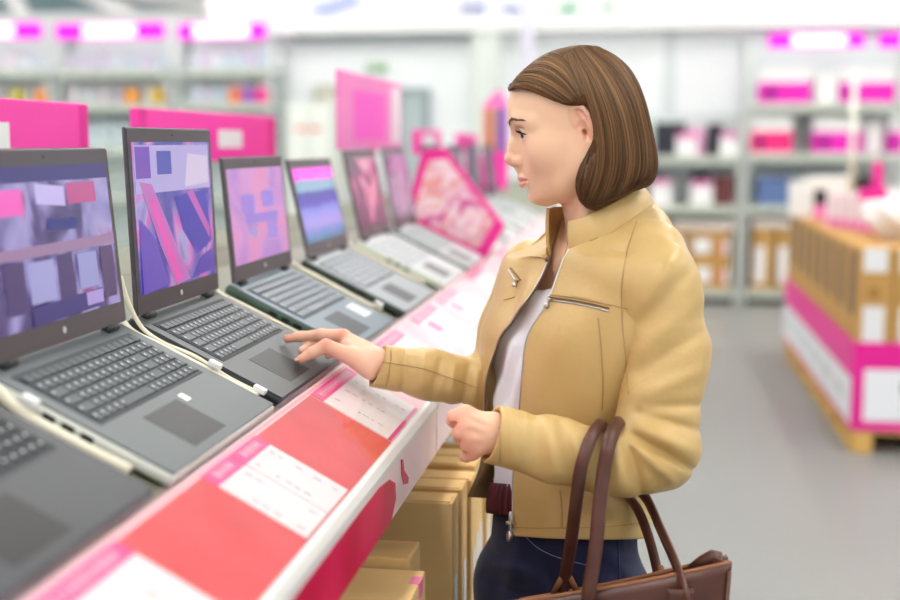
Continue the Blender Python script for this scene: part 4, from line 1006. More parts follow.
    B.ell(hp(.1058, 0, -.0315), (.0090, .0082, .0078), .006, R=HR)
    for s in (1, -1):
        B.ell(hp(.0945, .0108 * s, -.0375), (.0088, .0055, .0062), .006, R=HR)
    B.chain([hp(.1055, 0, -.0375), hp(.0935, 0, -.0465)], [.0042, .0042], .006)
    for s in (1, -1): B.ell(hp(.0985, .0062 * s, -.0455), (.0062, .0030, .0042), .003, 's', R=HR)
    # philtrum sides, lips
    B.chain([hp(.0915, 0, -.050), hp(.0915, 0, -.060)], [.0065, .006], .010)
    for s in (1, -1):
        B.chain([hp(.0943, 0, -.0635), hp(.0930, .0075 * s, -.0625), hp(.0868, .0165 * s, -.0648), hp(.0795, .0235 * s, -.0668)], [.0046, .0044, .0036, .0016], .004)
        B.chain([hp(.0942, 0, -.0742), hp(.0918, .009 * s, -.0735), hp(.0860, .0165 * s, -.0705), hp(.0795, .0230 * s, -.0675)], [.0052, .0048, .0038, .0016], .004)
        B.chain([hp(.1005, 0, -.0690), hp(.0975, .010 * s, -.0686), hp(.0900, .018 * s, -.0680), hp(.0830, .0245 * s, -.0670)], [.0016, .0016, .0015, .0012], .002, 's')
    B.ell(hp(.0705, 0, -.0945), (.0160, .0180, .0125), .014, R=HR)
    B.ell(hp(.096, 0, -.0855), (.0075, .016, .0045), .008, 's', R=HR)
    # eyelids and the openings in them
    for s in (1, -1):
        ec = hp(.0738, .0305 * s, .000)
        B.ell(ec, (.0142, .0142, .0138), .006, R=HR)
        def opening(x, y, z, ec=ec, s=s):
            dx, dy, dz = x - ec[0], y - ec[1], z - ec[2]
            f = dx * HF[0] + dy * HF[1] + dz * HF[2]; t = (dx * HS[0] + dy * HS[1] + dz * HS[2]) * s; g = dx * HU[0] + dy * HU[1] + dz * HU[2]
            e = np.clip(1 - (t / .0145) ** 2, -1, 1)
            return np.maximum(np.maximum(g - .0074 * e, -.0056 * e - g), .002 - f)
        B.put(opening, ec - .02, ec + .02, .0008, 's')
        B.ell(ec, (.0100, .0100, .0100), .0)
        # crease above the lid
        B.chain([hp(.0885, .019 * s, .0108), hp(.0880, .030 * s, .0128), hp(.0815, .042 * s, .0095)], [.0012, .0014, .001], .004, 's')
    # ears
    for s in (1, -1):
        e0 = hp(-.0080, .0695 * s, -.0085); t = math.radians(14)
        ex = HF * math.cos(t) - HU * math.sin(t); ex = ex - HS * s * .35; ex /= np.linalg.norm(ex)
        ez = HU * math.cos(t) + HF * math.sin(t); ey = np.cross(ez, ex) * (1 if np.cross(ez, ex) @ (HS * s) > 0 else -1)
        E = lambda a, b, c=0.0: e0 + ex * (a * .80) + ey * c + ez * (b * 1.17)
        RR = np.stack([ex, ey, ez])
        B.ell(E(-.001, .005, .001), (.0165, .0045, .027), .004, R=RR)
        B.ell(E(.002, .000, .008), (.0110, .0075, .0180), .002, 's', R=RR)
        B.ell(E(-.002, .019, .008), (.0095, .006, .010), .002, 's', R=RR)
        B.chain([E(.008, .0, .002), E(.0145, .010, .003), E(.0145, .021, .003), E(.008, .030, .004), E(-.003, .032, .005), E(-.012, .026, .006), E(-.016, .015, .006), E(-.0155, .003, .006), E(-.011, -.009, .005), E(-.005, -.019, .003)], [.002, .0030, .0034, .0036, .0038, .0038, .0038, .0036, .0034, .0036], .003)
        B.chain([E(-.001, .022, .003), E(-.007, .012, .005), E(-.0085, .0, .005), E(-.004, -.012, .004)], [.0026, .0030, .0030, .0028], .003)
        B.ell(E(.0015, -.025, .002), (.0088, .0048, .0105), .006, R=RR)
        B.chain([E(.0115, .001, .002), E(.0100, -.007, .003)], [.0038, .0040], .004)
        B.ell(E(.005, -.003, .000), (.0034, .011, .0048), .001, 's', R=RR)
    V, F = B.mesh(); V = relax(V, F, 4, .45)
    # true colours of the skin: lips, warmer hands, cheeks and ears
    d = V - h0; f = d @ HF; s = np.abs(d @ HS); g = d @ HU
    C = np.tile(SKIN, (len(V), 1))
    def mixc(w, c):
        nonlocal C; w = np.clip(w, 0, 1)[:, None]; C = C * (1 - w) + c * w
    head = (g > -.13) & (g < .13) & (f > -.03) & (s < .1)
    e = np.clip(1 - (s / .0245) ** 2, 0, 1)
    mid_ = -.0690 + .0020 * np.clip((s - .012) / .012, 0, 1); top = mid_ + .0098 * e ** .8 - .0016 * np.exp(-(s / .004) ** 2); bot = mid_ - .0105 * e ** .8
    w = np.minimum((top - g) / .0012, (g - bot) / .0012); w = np.where(head & (f > .07) & (s < .026), np.clip(w, 0, 1), 0); mixc(w * .85, LIPC)
    mixc(np.where(head, .10 * np.exp(-((s - .045) / .022) ** 2 - ((g + .035) / .024) ** 2) * (f > .02), 0), PINKC)
    mixc(np.where(head & (f > .09), .25 * np.exp(-((g + .034) / .014) ** 2), 0), PINKC)
    mixc(.5 * np.exp(-(((f + .006) / .020) ** 2 + ((g + .002) / .032) ** 2) ** 2) * np.clip((s - .062) / .012, 0, 1), LINC((238, 166, 146)))
    hand = np.maximum(np.clip((-.03 - V[:, 0]) / .06, 0, 1), np.clip((.085 - V[:, 0]) / .05, 0, 1) * (V[:, 1] < 1.80)) * (V[:, 2] < 1.33)
    mixc(hand * .35, LINC((232, 168, 150)))
    for q, r in [(P(343, 332, 2.03), .014), (P(326, 343, 1.97), .011), (P(300, 360, 1.968), .012), (P(287, 339, 2.05), .013), (P(345, 341, 2.0), .010)] + [(x, .011) for x in p4] + [(x, .012) for x in m4]:
        mixc(.55 * np.exp(-((V - q) ** 2).sum(1) / r ** 2), LINC((226, 134, 118)))
    return V, F, C
SKM = attr_mat('skin', .42, sub=.12, bump=(380, .06, .0006), spec=.4)
V, F, C = build_body()
woman = obj_np('woman', V, F, SKM, None, col=C)
woman.name = 'person'; woman.location = BASE; woman.rotation_euler = (0, 0, YAW)
tag(woman, 'person in tan leather jacket touching a laptop, brown bag on her forearm', 'person')
BODY = BVHTree.FromPolygons([tuple(v) for v in V], [tuple(q) for q in F])
EYE = Vector((0, 0, CH))
def cast(bvh, px, py, off=0.0, after=0.0):
    d = Vector(P(px, py, 1.0)) - EYE; d.normalize(); o = EYE + d * after
    loc, n, i, dist = bvh.ray_cast(o, d)
    if loc is None: return None
    if n.dot(d) > 0: n = -n
    return np.array(loc + n * off)
class LMB(MB):      # points given in the heading frame, made local to the person
    def fin(s, name, m, parent=woman, **kw):
        s.v = [tuple(np.asarray(p) - L0) for p in s.v]; return s.build(name, m, parent, **kw)
# ---- eyes, lashes, brows
for s in (1, -1):
    ec = hp(.0738, .0305 * s, .000)
    gaze = HF * .95 - HU * .12 + HS * .26; gaze /= np.linalg.norm(gaze)
    a = np.cross(gaze, HS); a /= np.linalg.norm(a); b = np.cross(gaze, a)
    mb = LMB(); n = 28; vs = [ec + gaze * .0124]; fs = []; mi = []
    rings_ = [.0024, .0063, .0067, .009, .0115, .0121, .0100, .004]
    zz = [math.sqrt(max(0, .0122 ** 2 - r * r)) for r in rings_]; zz[-3:] = [0, -.007, -.0115]
    for r, z in zip(rings_, zz):
        for k in range(n): vs.append(ec + gaze * z + (a * math.cos(2 * PI * k / n) + b * math.sin(2 * PI * k / n)) * r)
    for k in range(n): fs.append((0, 1 + k, 1 + (k + 1) % n)); mi.append(2)
    for j in range(len(rings_) - 1):
        for k in range(n):
            fs.append((1 + j * n + k, 1 + j * n + (k + 1) % n, 1 + (j + 1) * n + (k + 1) % n, 1 + (j + 1) * n + k)); mi.append(1 if j == 0 else 0)
    mb.v = [tuple(v) for v in vs]; mb.f = fs; mb.mi = mi
    mb.fin('eye', [mat('eye_white', (244, 240, 238), .15), mat('iris_grey_blue', (70, 76, 86), .15), mat('pupil', (12, 12, 14), .1)], smooth=True)
    mb = LMB(); r = random.Random(3)
    for k in range(26):
        t = -.0122 + .0262 * k / 25; e = max(0, 1 - (t / .0140) ** 2)
        g = .0066 * e; q = ec + HS * s * t + HU * g; rr = math.sqrt(max(1e-6, .0140 ** 2 - t * t - g * g)); q = q + HF * rr
        tipv = HF * .0062 + HS * s * (t * .35) + HU * (.0026 + r.uniform(-.001, .001))
        mb.tube([q, q + tipv * .5 - HU * .0007, q + tipv], [.0007, .0005, .00015], 5)
    lp = []
    for k in range(15):
        t = -.0126 + .0262 * k / 14; e = max(0, 1 - (t / .0142) ** 2); g = .0052 * e
        lp.append(ec + HS * s * t + HU * g + HF * math.sqrt(max(1e-6, .0139 ** 2 - t * t - g * g)))
    mb.tube(lp, [.0005] + [.0011] * 13 + [.0006], 6)
    mb.fin('eyelashes', mat('lash_brown', (46, 32, 26), .6), smooth=True)
    mb = LMB(); bv = BODY
    for k in range(115):
        x = r.random(); t = .012 + .038 * x
        g = .0185 + .0075 * math.sin(min(1, x * 1.25) * PI * .62) - .007 * max(0, x - .62) + r.uniform(-.0028, .0028) * (1 - .65 * x)
        o = hp(.14, t * s, g); loc, nn, i, dd = bv.ray_cast(Vector(o), Vector(-HF))
        if loc is None: continue
        loc = np.array(loc); nn = np.array(nn); dirv = HS * s * (.6 + .4 * x) + HU * (.75 - 1.0 * x); dirv = dirv - nn * (dirv @ nn); dirv /= np.linalg.norm(dirv)
        L_ = r.uniform(.005, .0085)
        mb.tube([loc - nn * .0003, loc + dirv * L_ * .5 + nn * .0007, loc + dirv * L_ + nn * .0003], [.00028, .00032, .0001], 4)
    mb.fin('eyebrow', mat('brow_brown', (122, 88, 66), .8), smooth=True)
# ---- finger nails
def nail(c, along, nrm, l, w_):
    along = along / np.linalg.norm(along); nrm = nrm - along * (nrm @ along); nrm /= np.linalg.norm(nrm); sd = np.cross(along, nrm)
    mb = LMB(); mb.grid(lambda u, v: c + along * (l * (v - .5)) + sd * (w_ * (u - .5) * (1 - .25 * abs(2 * v - 1) ** 3)) - nrm * (w_ * .9 * (u - .5) ** 2), 7, 7)
    mb.fin('fingernail', mat('nail', (240, 190, 180), .2, spec=.6), smooth=True, solid=.0005)
ti = P(287.5, 338.8, 2.05); dI = ti - P(301, 336.5, 2.048); nail(ti + np.array([-.0005, 0, .0062]), dI, np.array([-.2, -.3, 1.0]), .011, .009)
ti = P(300.5, 359.5, 1.968); dI = ti - P(312, 352.5, 1.974); nI = np.array([-.75, -.45, .55]); nail(ti + nI / np.linalg.norm(nI) * .0068, dI, nI, .0115, .0105)
# ------------------------------------------------------------------ clothes
TAN = mat('tan_leather', (204, 172, 114), .38, noise=(7, (194, 161, 102), .35, .68), bump=(95, .16, .004), spec=.5)
TANIN = mat('tan_lining', (176, 142, 88), .6)
SEAM = mat('seam_thread', (178, 144, 88), .6)
ZIPM = mat('zip_metal', (196, 192, 186), .28, metal=.9)
ZIPT = mat('zip_tape', (112, 84, 58), .6)
# folds: pixel segments with a width and a depth (positive stands out, negative is a groove)
def fold_fn(segs):
    def fn(px, py):
        r = np.zeros(np.broadcast(px, py).shape)
        for (x0, y0, x1, y1, wd, am) in segs:
            dx, dy = x1 - x0, y1 - y0; L2 = dx * dx + dy * dy
            t = np.clip(((px - x0) * dx + (py - y0) * dy) / L2, 0, 1)
            d2 = (px - x0 - t * dx) ** 2 + (py - y0 - t * dy) ** 2
            r += 1.5 * am * np.exp(-d2 / (wd * wd)) * (.25 + .75 * np.sin(np.pi * np.clip(.12 + .76 * t, 0, 1)))
        return r
    return fn
TORSO_FOLDS = [(560, 330, 536, 400, 16, .004), (600, 330, 606, 420, 12, -.003), (575, 300, 560, 360, 14, .004), (622, 330, 600, 420, 10, .003), (630, 300, 612, 350, 9, -.003),
               (545, 410, 600, 500, 14, .003), (560, 500, 600, 470, 10, -.003), (530, 420, 522, 520, 9, .003), (590, 500, 640, 515, 10, .003), (610, 230, 640, 250, 10, -.003), (585, 262, 630, 285, 14, .003),
               (520, 262, 510, 320, 9, -.004), (532, 285, 512, 330, 7, .004), (495, 350, 492, 400, 7, -.003)]
ARM_FOLDS = [(634, 436, 690, 468, 5, -.008), (640, 428, 694, 452, 7, .005), (632, 444, 672, 480, 6, .005), (628, 446, 640, 490, 6, -.006), (618, 446, 622, 488, 8, .005),
             (602, 440, 600, 486, 7, -.005), (588, 438, 578, 480, 8, .004), (560, 424, 574, 468, 6, -.005), (548, 424, 556, 470, 7, .004), (535, 412, 533, 466, 6, -.003), (640, 414, 696, 430, 6, -.005),
             (640, 396, 700, 372, 9, .004), (640, 372, 704, 330, 8, -.0035), (640, 350, 700, 300, 9, .003), (642, 322, 690, 270, 8, -.003), (650, 300, 676, 250, 9, .003), (700, 400, 706, 330, 8, .002), (650, 408, 702, 404, 6, -.004), (512, 410, 512, 462, 4, .0018), (500, 408, 500, 464, 2.2, -.0016)]
RARM_FOLDS = [(440, 362, 432, 394, 4, -.005), (425, 356, 420, 392, 5, .003), (455, 364, 450, 402, 4, .004), (468, 368, 462, 404, 4, -.005), (478, 372, 474, 402, 4, .004), (405, 352, 402, 390, 4, -.003), (392, 350, 388, 388, 2.0, -.0015)]
# ---- jacket body: control net of rows (top to hem) and columns (her near front edge, round the back, to the far front edge)
phis = [0, 22, 48, 76, 104, 135, 168, 200, 232, 262, 290, 313, 334]
top = [(569, 249, 1.862), (580, 245, 1.852), (597, 238, 1.848), (620, 226, 1.855), (642, 212, 1.885), (654, 203, 1.94), (650, 200, 1.99), (630, 200, 2.03), (605, 203, 2.045), (578, 210, 2.04), (560, 222, 2.0), (551, 237, 1.955), (547.5, 254, 1.915)]
EL = {262: (562, 1.858), 300: (548, 1.848), 338: (527, 1.842), 380: (522, 1.846), 430: (518, 1.852), 480: (513, 1.856), 536: (513, 1.858)}
ER = {262: (547, 1.95), 300: (529, 1.945), 338: (499, 1.945), 380: (485, 1.94), 430: (484, 1.935), 466: (480, 1.93), 496: (468, 1.925)}
rows_l = [262, 300, 338, 380, 430, 480, 536]; rows_r = [262, 300, 338, 380, 430, 466, 496]
net = [[P(*q) for q in top]]
# a row over the shoulders
shl = [(566, 255, 1.858), (581, 254, 1.838), (606, 248, 1.82), (640, 238, 1.805), (668, 226, 1.855), (670, 222, 1.94), (656, 224, 2.01), (628, 226, 2.07), (590, 232, 2.11), (545, 240, 2.10), (534, 245, 2.06), (539, 252, 2.01), (547.5, 259, 1.91)]
net.append([P(*q) for q in shl])
def solve(px, py, d):
    """where the ring surface (grown by d) shows at a pixel, on its visible front"""
    best = None
    for ph in range(-46, 75):
        z = P(px, py, WT - .05)[2]; q = ring_pt(z, math.radians(ph), d); z = P(px, py, q[1])[2]; q = ring_pt(z, math.radians(ph), d)
        e = abs(pix(*q)[0] - px)
        if best is None or e < best[0]: best = (e, ph, q)
    return best[1], best[2]
for j_, (a_, b_) in ((9, (543, 238)), (10, (535, 245)), (11, (540, 253)), (12, (547.5, 259))):
    q_ = solve(a_, b_, .008)[1]; net[1][j_] = P(a_, b_, min(q_[1], shl[j_][2]) if j_ > 10 else (q_[1] + shl[j_][2]) / 2)
for k, py in enumerate(rows_l):
    pl, ql = solve(EL[py][0], py, .004); pr, qr = solve(ER[rows_r[k]][0], rows_r[k], .006)
    a = P(EL[py][0], py, ql[1]); b = P(ER[rows_r[k]][0], rows_r[k], qr[1] - .002)
    row = []
    for j in range(13):
        ph = pl + (360 + pr - pl) * j / 12
        t = j / 12; pyj = py if k < 5 else py + (rows_r[k] - py) * max(0, (t - .55) / .45) ** 1.5
        if k == 0 and 3 <= j <= 9: pyj = 274
        q = ring_pt(P(580, pyj, WT)[2], math.radians(ph), .002)
        zn = P(pix(*q)[0], pyj, q[1])[2]; z = q[2] + (zn - q[2]) * (.85 if q[1] < WT else .3)
        row.append(ring_pt(z, math.radians(ph), .002))
    da, db = a - row[0], b - row[-1]
    for j, wgt in ((0, 1), (1, .45), (2, .08)): row[j] = row[j] + da * wgt
    for j, wgt in ((12, 1), (11, .5), (10, .12)): row[j] = row[j] + db * wgt
    net.append(row)
net = np.array(net)
NU, NV = 150, 120
tmp = np.array([crom(net[:, j], NV) for j in range(net.shape[1])])      # columns along v
S_ = np.array([crom(tmp[:, v], NU) for v in range(NV)])                 # [v][u]
def normals(G):
    du = np.gradient(G, axis=1); dv = np.gradient(G, axis=0); n = np.cross(du, dv); return n / (np.linalg.norm(n, axis=2, keepdims=True) + 1e-9)
Nn = normals(S_); cen = np.array([np.mean(S_[..., 0]), WT, 0]); sgn = np.sign(np.sum(Nn * (S_ - S_.mean(axis=1, keepdims=True)), axis=2).mean()); Nn *= sgn
px_, py_ = pix(S_[..., 0], S_[..., 1], S_[..., 2])
near = (S_[..., 1] < WT + .12)
S_ = S_ + Nn * (fold_fn(TORSO_FOLDS)(px_, py_) * near)[..., None]
def shell(name, G, nrm, thick, mats, parent, extra=None):
    """a sheet with real thickness: outer face, lining, and an edge all round"""
    nv, nu = G.shape[:2]; V = np.concatenate([G.reshape(-1, 3), (G - nrm * thick).reshape(-1, 3)]); o = nv * nu
    I = np.arange(nv * nu).reshape(nv, nu); q = np.stack([I[:-1, :-1], I[:-1, 1:], I[1:, 1:], I[1:, :-1]], -1).reshape(-1, 4)
    F = [q, q[:, ::-1] + o]
    loop = np.concatenate([I[0, :], I[1:, -1], I[-1, -2::-1], I[-2:0:-1, 0]]); nx = np.roll(loop, -1)
    F.append(np.stack([loop, loop + o, nx + o, nx], -1)); F = np.concatenate(F)
    ob = obj_np(name, V, F, mats, parent)
    me = ob.data; mi = np.zeros(len(me.polygons), np.int32)
    mi[len(q):2 * len(q)] = 1 if len(mats) > 1 else 0; me.polygons.foreach_set('material_index', mi)
    bm = bmesh.new(); bm.from_mesh(me); bmesh.ops.recalc_face_normals(bm, faces=bm.faces[:]); bm.to_mesh(me); bm.free()
    return ob, V, F
jacket, JV, JF = shell('jacket', S_, Nn, .0045, [TAN, TANIN], woman)
jacket['label'] = 'tan leather zip jacket worn open'
JB = BVHTree.FromPolygons([tuple(v) for v in JV], [tuple(q) for q in JF])
# ---- collar
ctop = [(568, 221, 1.872), (577, 219, 1.864), (594, 212, 1.862), (614, 202, 1.868), (631, 192, 1.895), (640, 186, 1.94), (637, 183, 1.985), (620, 182, 2.015), (600, 188, 2.025), (578, 196, 2.02), (563, 205, 1.99), (551, 207, 1.96), (546.5, 208, 1.925)]
cnet = np.array([[P(*q) for q in ctop], [(P(*a) * .5 + P(*b) * .5) for a, b in zip(ctop, top)], [P(*q) + np.array([0, 0, -.004]) for q in top]])
tmp = np.array([crom(cnet[:, j], 16) for j in range(13)]); CG = np.array([crom(tmp[:, v], 110) for v in range(16)])
CN = normals(CG); CN *= np.sign(np.sum(CN * (CG - CG.mean(axis=(0, 1))), axis=2).mean())
CG = CG + CN * (.0025 * np.sin(np.linspace(0, PI, 16)))[:, None, None]
collar, CV, CF = shell('collar', CG, CN, .0055, [TAN, TANIN], jacket)
# ---- sleeves
def sleeve(pts, rs, cuff, inner, folds, lo, hi, h, k, cutdir, name, thick=.004):
    B = Field(np.arange(lo[0], hi[0], h), np.arange(lo[1], hi[1], h), np.arange(lo[2], hi[2], h))
    B.chain(pts, rs, k)
    X_, Y_, Z_ = B.co((slice(None),) * 3); px, py = pix(X_, Y_, Z_)
    mid = np.interp(px, [p[0] for p in cuff['mid']], [p[1] for p in cuff['mid']])
    B.f -= (fold_fn(folds)(px, py) * (Y_ < mid + .004)).astype(np.float32)
    a, b, ra, rb = inner; B.cone(a, b, ra, rb, .004, 's')
    d = (X_ - cuff['c'][0]) * cutdir[0] + (Y_ - cuff['c'][1]) * cutdir[1] + (Z_ - cuff['c'][2]) * cutdir[2]
    B.f = np.maximum(B.f, d.astype(np.float32) + 0 * B.f)
    V, F = B.mesh(); V = relax(V, F, 4, .5)
    ob = obj_np(name, V, F, TAN, jacket)
    return ob, BVHTree.FromPolygons([tuple(v) for v in V], [tuple(q) for q in F])
ls = [P(650, 256, 1.845), P(656, 288, 1.808), P(667, 350, 1.79), P(654, 447, 1.750), P(628, 462, 1.735), P(600, 461, 1.725), P(556, 450, 1.719), P(480, 431, 1.708)]
cc = P(490, 433, 1.715); cd = P(480, 431, 1.712) - P(540, 447, 1.73); cd /= np.linalg.norm(cd)
sl1, SB1 = sleeve(ls, [.055, .061, .0575, 0.0610, .0445, .0405, .0430, .0410], {'c': cc, 'mid': [(480, 1.712), (600, 1.752), (654, 1.775), (668, 1.79)]},
                  (P(470, 430, 1.708), P(512, 439, 1.714), .0365, .034), ARM_FOLDS, (.04, 1.64, 1.03), (.40, 1.92, 1.475), .0026, .022, cd, 'sleeve')
rs_ = [P(536, 276, 2.05), P(512, 330, 2.05), P(492, 386, 2.025), P(430, 374.5, 2.003), P(366, 364, 1.992)]
cc = P(377, 366, 1.995); cd = P(366, 364, 1.992) - P(430, 374.5, 2.003); cd = cd / np.linalg.norm(cd); cd = cd + np.array([0, -.12, .22]); cd /= np.linalg.norm(cd)
sl2, SB2 = sleeve(rs_, [.062, .052, .0420, .0385, .0350], {'c': cc, 'mid': [(360, 2.0), (500, 2.03), (536, 2.06)]},
                  (P(355, 362, 1.99), P(388, 367.5, 1.996), .0305, .028), RARM_FOLDS, (-.17, 1.90, 1.10), (.24, 2.17, 1.49), .0026, .02, cd, 'sleeve')
def line_on(bvhs, pts, rad, name, m, parent, n=40, off=.0006, dens=None, flat=1.0):
    q = crom([(a, b, 0) for a, b in pts], n); out = []
    for a, b, _ in q:
        best = None
        for bv in bvhs:
            c = cast(bv, a, b, off)
            if c is not None and (best is None or c[1] < best[1]): best = c
        if best is not None: out.append(best)
    if len(out) < 3: return None
    mb = LMB(); mb.tube(out, rad, 6, flat=flat); return mb.fin(name, m, parent, smooth=True)
ALLJ = [JB, SB1, SB2]
seams = [[(572, 296), (592, 300), (612, 305), (628, 309)], [(598, 318), (601, 345), (603, 380), (602, 410)], [(513, 527), (560, 528), (610, 526), (640, 523)],
         [(637, 222), (628, 248), (622, 282), (622, 316), (625, 352), (629, 394)], [(515, 297), (504, 300)],
         [(568, 244), (590, 241), (610, 231), (632, 217)], [(560, 490), (562, 510), (562, 527)]]
for q in seams: line_on(ALLJ, q, .0009, 'seam', SEAM, jacket)
line_on([SB2], [(382, 362), (420, 368), (450, 378), (478, 388)], .0009, 'seam', SEAM, sl2)
line_on([SB1], [(499, 408), (500, 430), (500, 462)], .0008, 'seam', SEAM, sl1)
line_on([SB2], [(391, 351), (390, 366), (386, 386)], .0008, 'seam', SEAM, sl2)
# zips: front edges, two chest pockets
def edge_line(col, off, rad, name, m):
    pts = [S_[v, col] + Nn[v, col] * off for v in range(2, NV)]; mb = LMB(); mb.tube(pts, rad, 6); return mb.fin(name, m, jacket, smooth=True)
zt1 = edge_line(0, -.002, .0026, 'zip_tape', ZIPT); zt2 = edge_line(NU - 1, -.002, .0026, 'zip_tape', ZIPT)
z1_ = edge_line(0, -.0005, .0016, 'zip_teeth', ZIPM); z2_ = edge_line(NU - 1, -.0005, .0016, 'zip_teeth', ZIPM)
line_on(ALLJ, [(549, 297), (570, 300), (592, 304), (609, 308)], .0030, 'pocket_welt', mat('welt_brown', (120, 92, 56), .5), jacket, flat=.4)
line_on(ALLJ, [(550, 300), (570, 303), (592, 307), (609, 311.5)], .0016, 'pocket_zip', ZIPM, jacket)
line_on(ALLJ, [(547, 294.5), (570, 297), (592, 301), (611, 305)], .0013, 'seam', SEAM, jacket)
line_on(ALLJ, [(511, 268), (516, 274), (521, 280)], .0024, 'pocket_welt', _M['welt_brown'], jacket, n=12, flat=.4)
line_on(ALLJ, [(508.5, 270), (513, 277), (517, 284)], .0014, 'pocket_zip', ZIPM, jacket, n=12)
def puller(px, py, dx, dy, bvhs, name='zip_pull', sc=1.0):
    c = None
    for bv in bvhs:
        q = cast(bv, px, py, .004)
        if q is not None and (c is None or q[1] < c[1]): c = q
    if c is None: c = P(px, py, 1.85)
    e = P(px + dx, py + dy, c[1] - .002) ; a = e - c
    mb = LMB(); mb.tube([c - a * .12, c + a * .15], [.0042 * sc, .0042 * sc], 8); mb.tube([c + a * .1, c + a * .45], [.0018 * sc, .0018 * sc], 6)
    mb.tube([c + a * .38, c + a * .55, c + a * .85, c + a], [.0022 * sc, .0040 * sc, .0044 * sc, .0026 * sc], 8, flat=.5, up=(0, 1, 0))
    return mb.fin(name, ZIPM, jacket, smooth=True)
puller(551, 300, -6, 8, ALLJ); puller(518, 281, -4, 6, ALLJ, sc=.9)
mb = LMB(); c = S_[NV - 1, 0] + Nn[NV - 1, 0] * .004
for k, (a, b, r) in enumerate([((511, 512), (511, 528), .0045), ((511, 526), (510, 533), .003), ((510, 531), (509.5, 541), .0055)]):
    A, B_ = P(a[0], a[1], c[1] - .002), P(b[0], b[1], c[1] - .002); mb.tube([A, (A + B_) / 2, B_], [r * .7, r, r * .8], 8)
mb.tube([P(506, 523, c[1] - .003), P(515, 523, c[1] - .003)], .003, 8)
mb.fin('zip_slider', ZIPM, jacket, smooth=True)
# ---- white top
SG = []
for j in range(70):
    v = j / 69; row = []
    for i in range(90):
        u = i / 89; ph = math.radians(-72 + 150 * u)
        dip = math.exp(-((math.degrees(ph) + 10) / 34) ** 2)          # the scooped neckline
        pyt = 262 + 26 * dip; py = pyt + (489 - pyt) * v
        q = ring_pt(P(570, py, WT)[2], ph, -.014 - .012 * max(0, -u + .35)); z = q[2] + v * .85 * (P(pix(*q)[0], py, q[1])[2] - q[2]); q = ring_pt(z, ph, -.014 - .012 * max(0, -u + .35) + .003 * v)
        a, b = pix(*q)
        q = q + np.append(FR, 0) * (.0035 * math.sin(a * .35 + b * .12) * math.sin(PI * v) + .003 * math.sin(a * .16 - b * .05))
        row.append(q)
    SG.append(row)
SG = np.array(SG); SN = normals(SG); SN *= np.sign(np.sum(SN * (SG - SG.mean(axis=(0, 1))), axis=2).mean())
shirt, ShV, ShF = shell('white_top', SG, SN, .002, [mat('white_jersey', (240, 240, 246), .8, bump=(300, .08, .001), sheen=.2)], woman)
# ---- trousers
h = .005
zs = axis_pts([(.02, .80, .012), (.80, 1.075, h)])
B = Field(np.arange(-.06, .42, h), np.arange(1.72, 2.18, h), zs)
def pelvis(x, y, z):
    c, a, b = ring(z); a = a - .022; b = b - .020
    dx, dy = x - c, y - WT; fr = dx * FR[0] + dy * FR[1]; lt = dx * LT[0] + dy * LT[1]
    q = ((np.abs(fr) / b) ** 2.25 + (np.abs(lt) / a) ** 2.25) ** (1 / 2.25)
    ztop = P(570, 503, WT)[2]
    return np.maximum((q - 1) * np.minimum(a, b) * .85, np.maximum(z - ztop, (Zr[-1] - .07) - z))
B.put(pelvis, (-.06, 1.72, Zr[-1] - .08), (.42, 2.16, 1.06), 0)
hipz = Zr[-1]
for sg in (1, -1):
    hc = np.array([Ur[-1], WT]) + LT * (.086 * sg); kn = hc + FR * .03 * (1 if sg > 0 else .2); an = hc - FR * .02
    B.chain([(hc[0], hc[1], hipz + .0), (kn[0], kn[1], .47), (an[0], an[1], .08)], [.096, .066, .052], .03)
X_, Y_, Z_ = B.co((slice(None),) * 3); px, py = pix(X_, Y_, Z_)
B.f -= fold_fn([(486, 560, 530, 575, 6, .004), (484, 580, 540, 598, 6, -.004), (600, 545, 640, 590, 8, .003), (520, 545, 505, 600, 8, .003), (545, 560, 560, 600, 8, -.003)])(px, py).astype(np.float32)
V, F = B.mesh(); V = relax(V, F, 4, .5)
jm = mat('navy_denim', (18, 22, 56), .75, noise=(420, (24, 32, 78), .4, .7), bump=(700, .1, .001), sheen=.1)
trs = obj_np('trousers', V, F, jm, woman)
TB = BVHTree.FromPolygons([tuple(v) for v in V], [tuple(q) for q in F])
THR = mat('pale_thread', (120, 128, 168), .6)
line_on([TB], [(526, 537), (540, 549), (560, 558), (590, 566)], .0008, 'pocket_stitching', THR, trs)
line_on([TB], [(618, 540), (619, 570), (621, 598)], .0012, 'side_seam', mat('navy_thread', (44, 54, 104), .7), trs)
# ---- belt
def lev(py, ph, d):
    z0 = P(495, py, 1.89)[2]; q = ring_pt(z0, ph, d)
    if q[1] < 1.99: z0 = z0 + .85 * (P(pix(*q)[0], py, q[1])[2] - z0)
    else: z0 = z0 + .85 * (P(495, py, 1.99)[2] - z0)
    return ring_pt(z0, ph, d)
zt, zb = P(495, 483, 1.86)[2], P(495, 514, 1.86)[2]
mb = LMB()
def beltf(u, v):
    ph = 2 * PI * u; q = lev(484 + 31 * v, ph, -.0125 + .0022 * abs(math.sin(ph * 26)) ** .6 + .002 * math.sin(PI * v)); return q
mb.grid(beltf, 420, 8, wrap=True)
belt = mb.fin('belt', ramp_mat('dark_red_belt', [(.38, (52, 14, 26)), (.5, (110, 26, 40)), (.62, (30, 20, 44))], .6, (30, 30, 1), rough=.55), smooth=True, solid=.003)
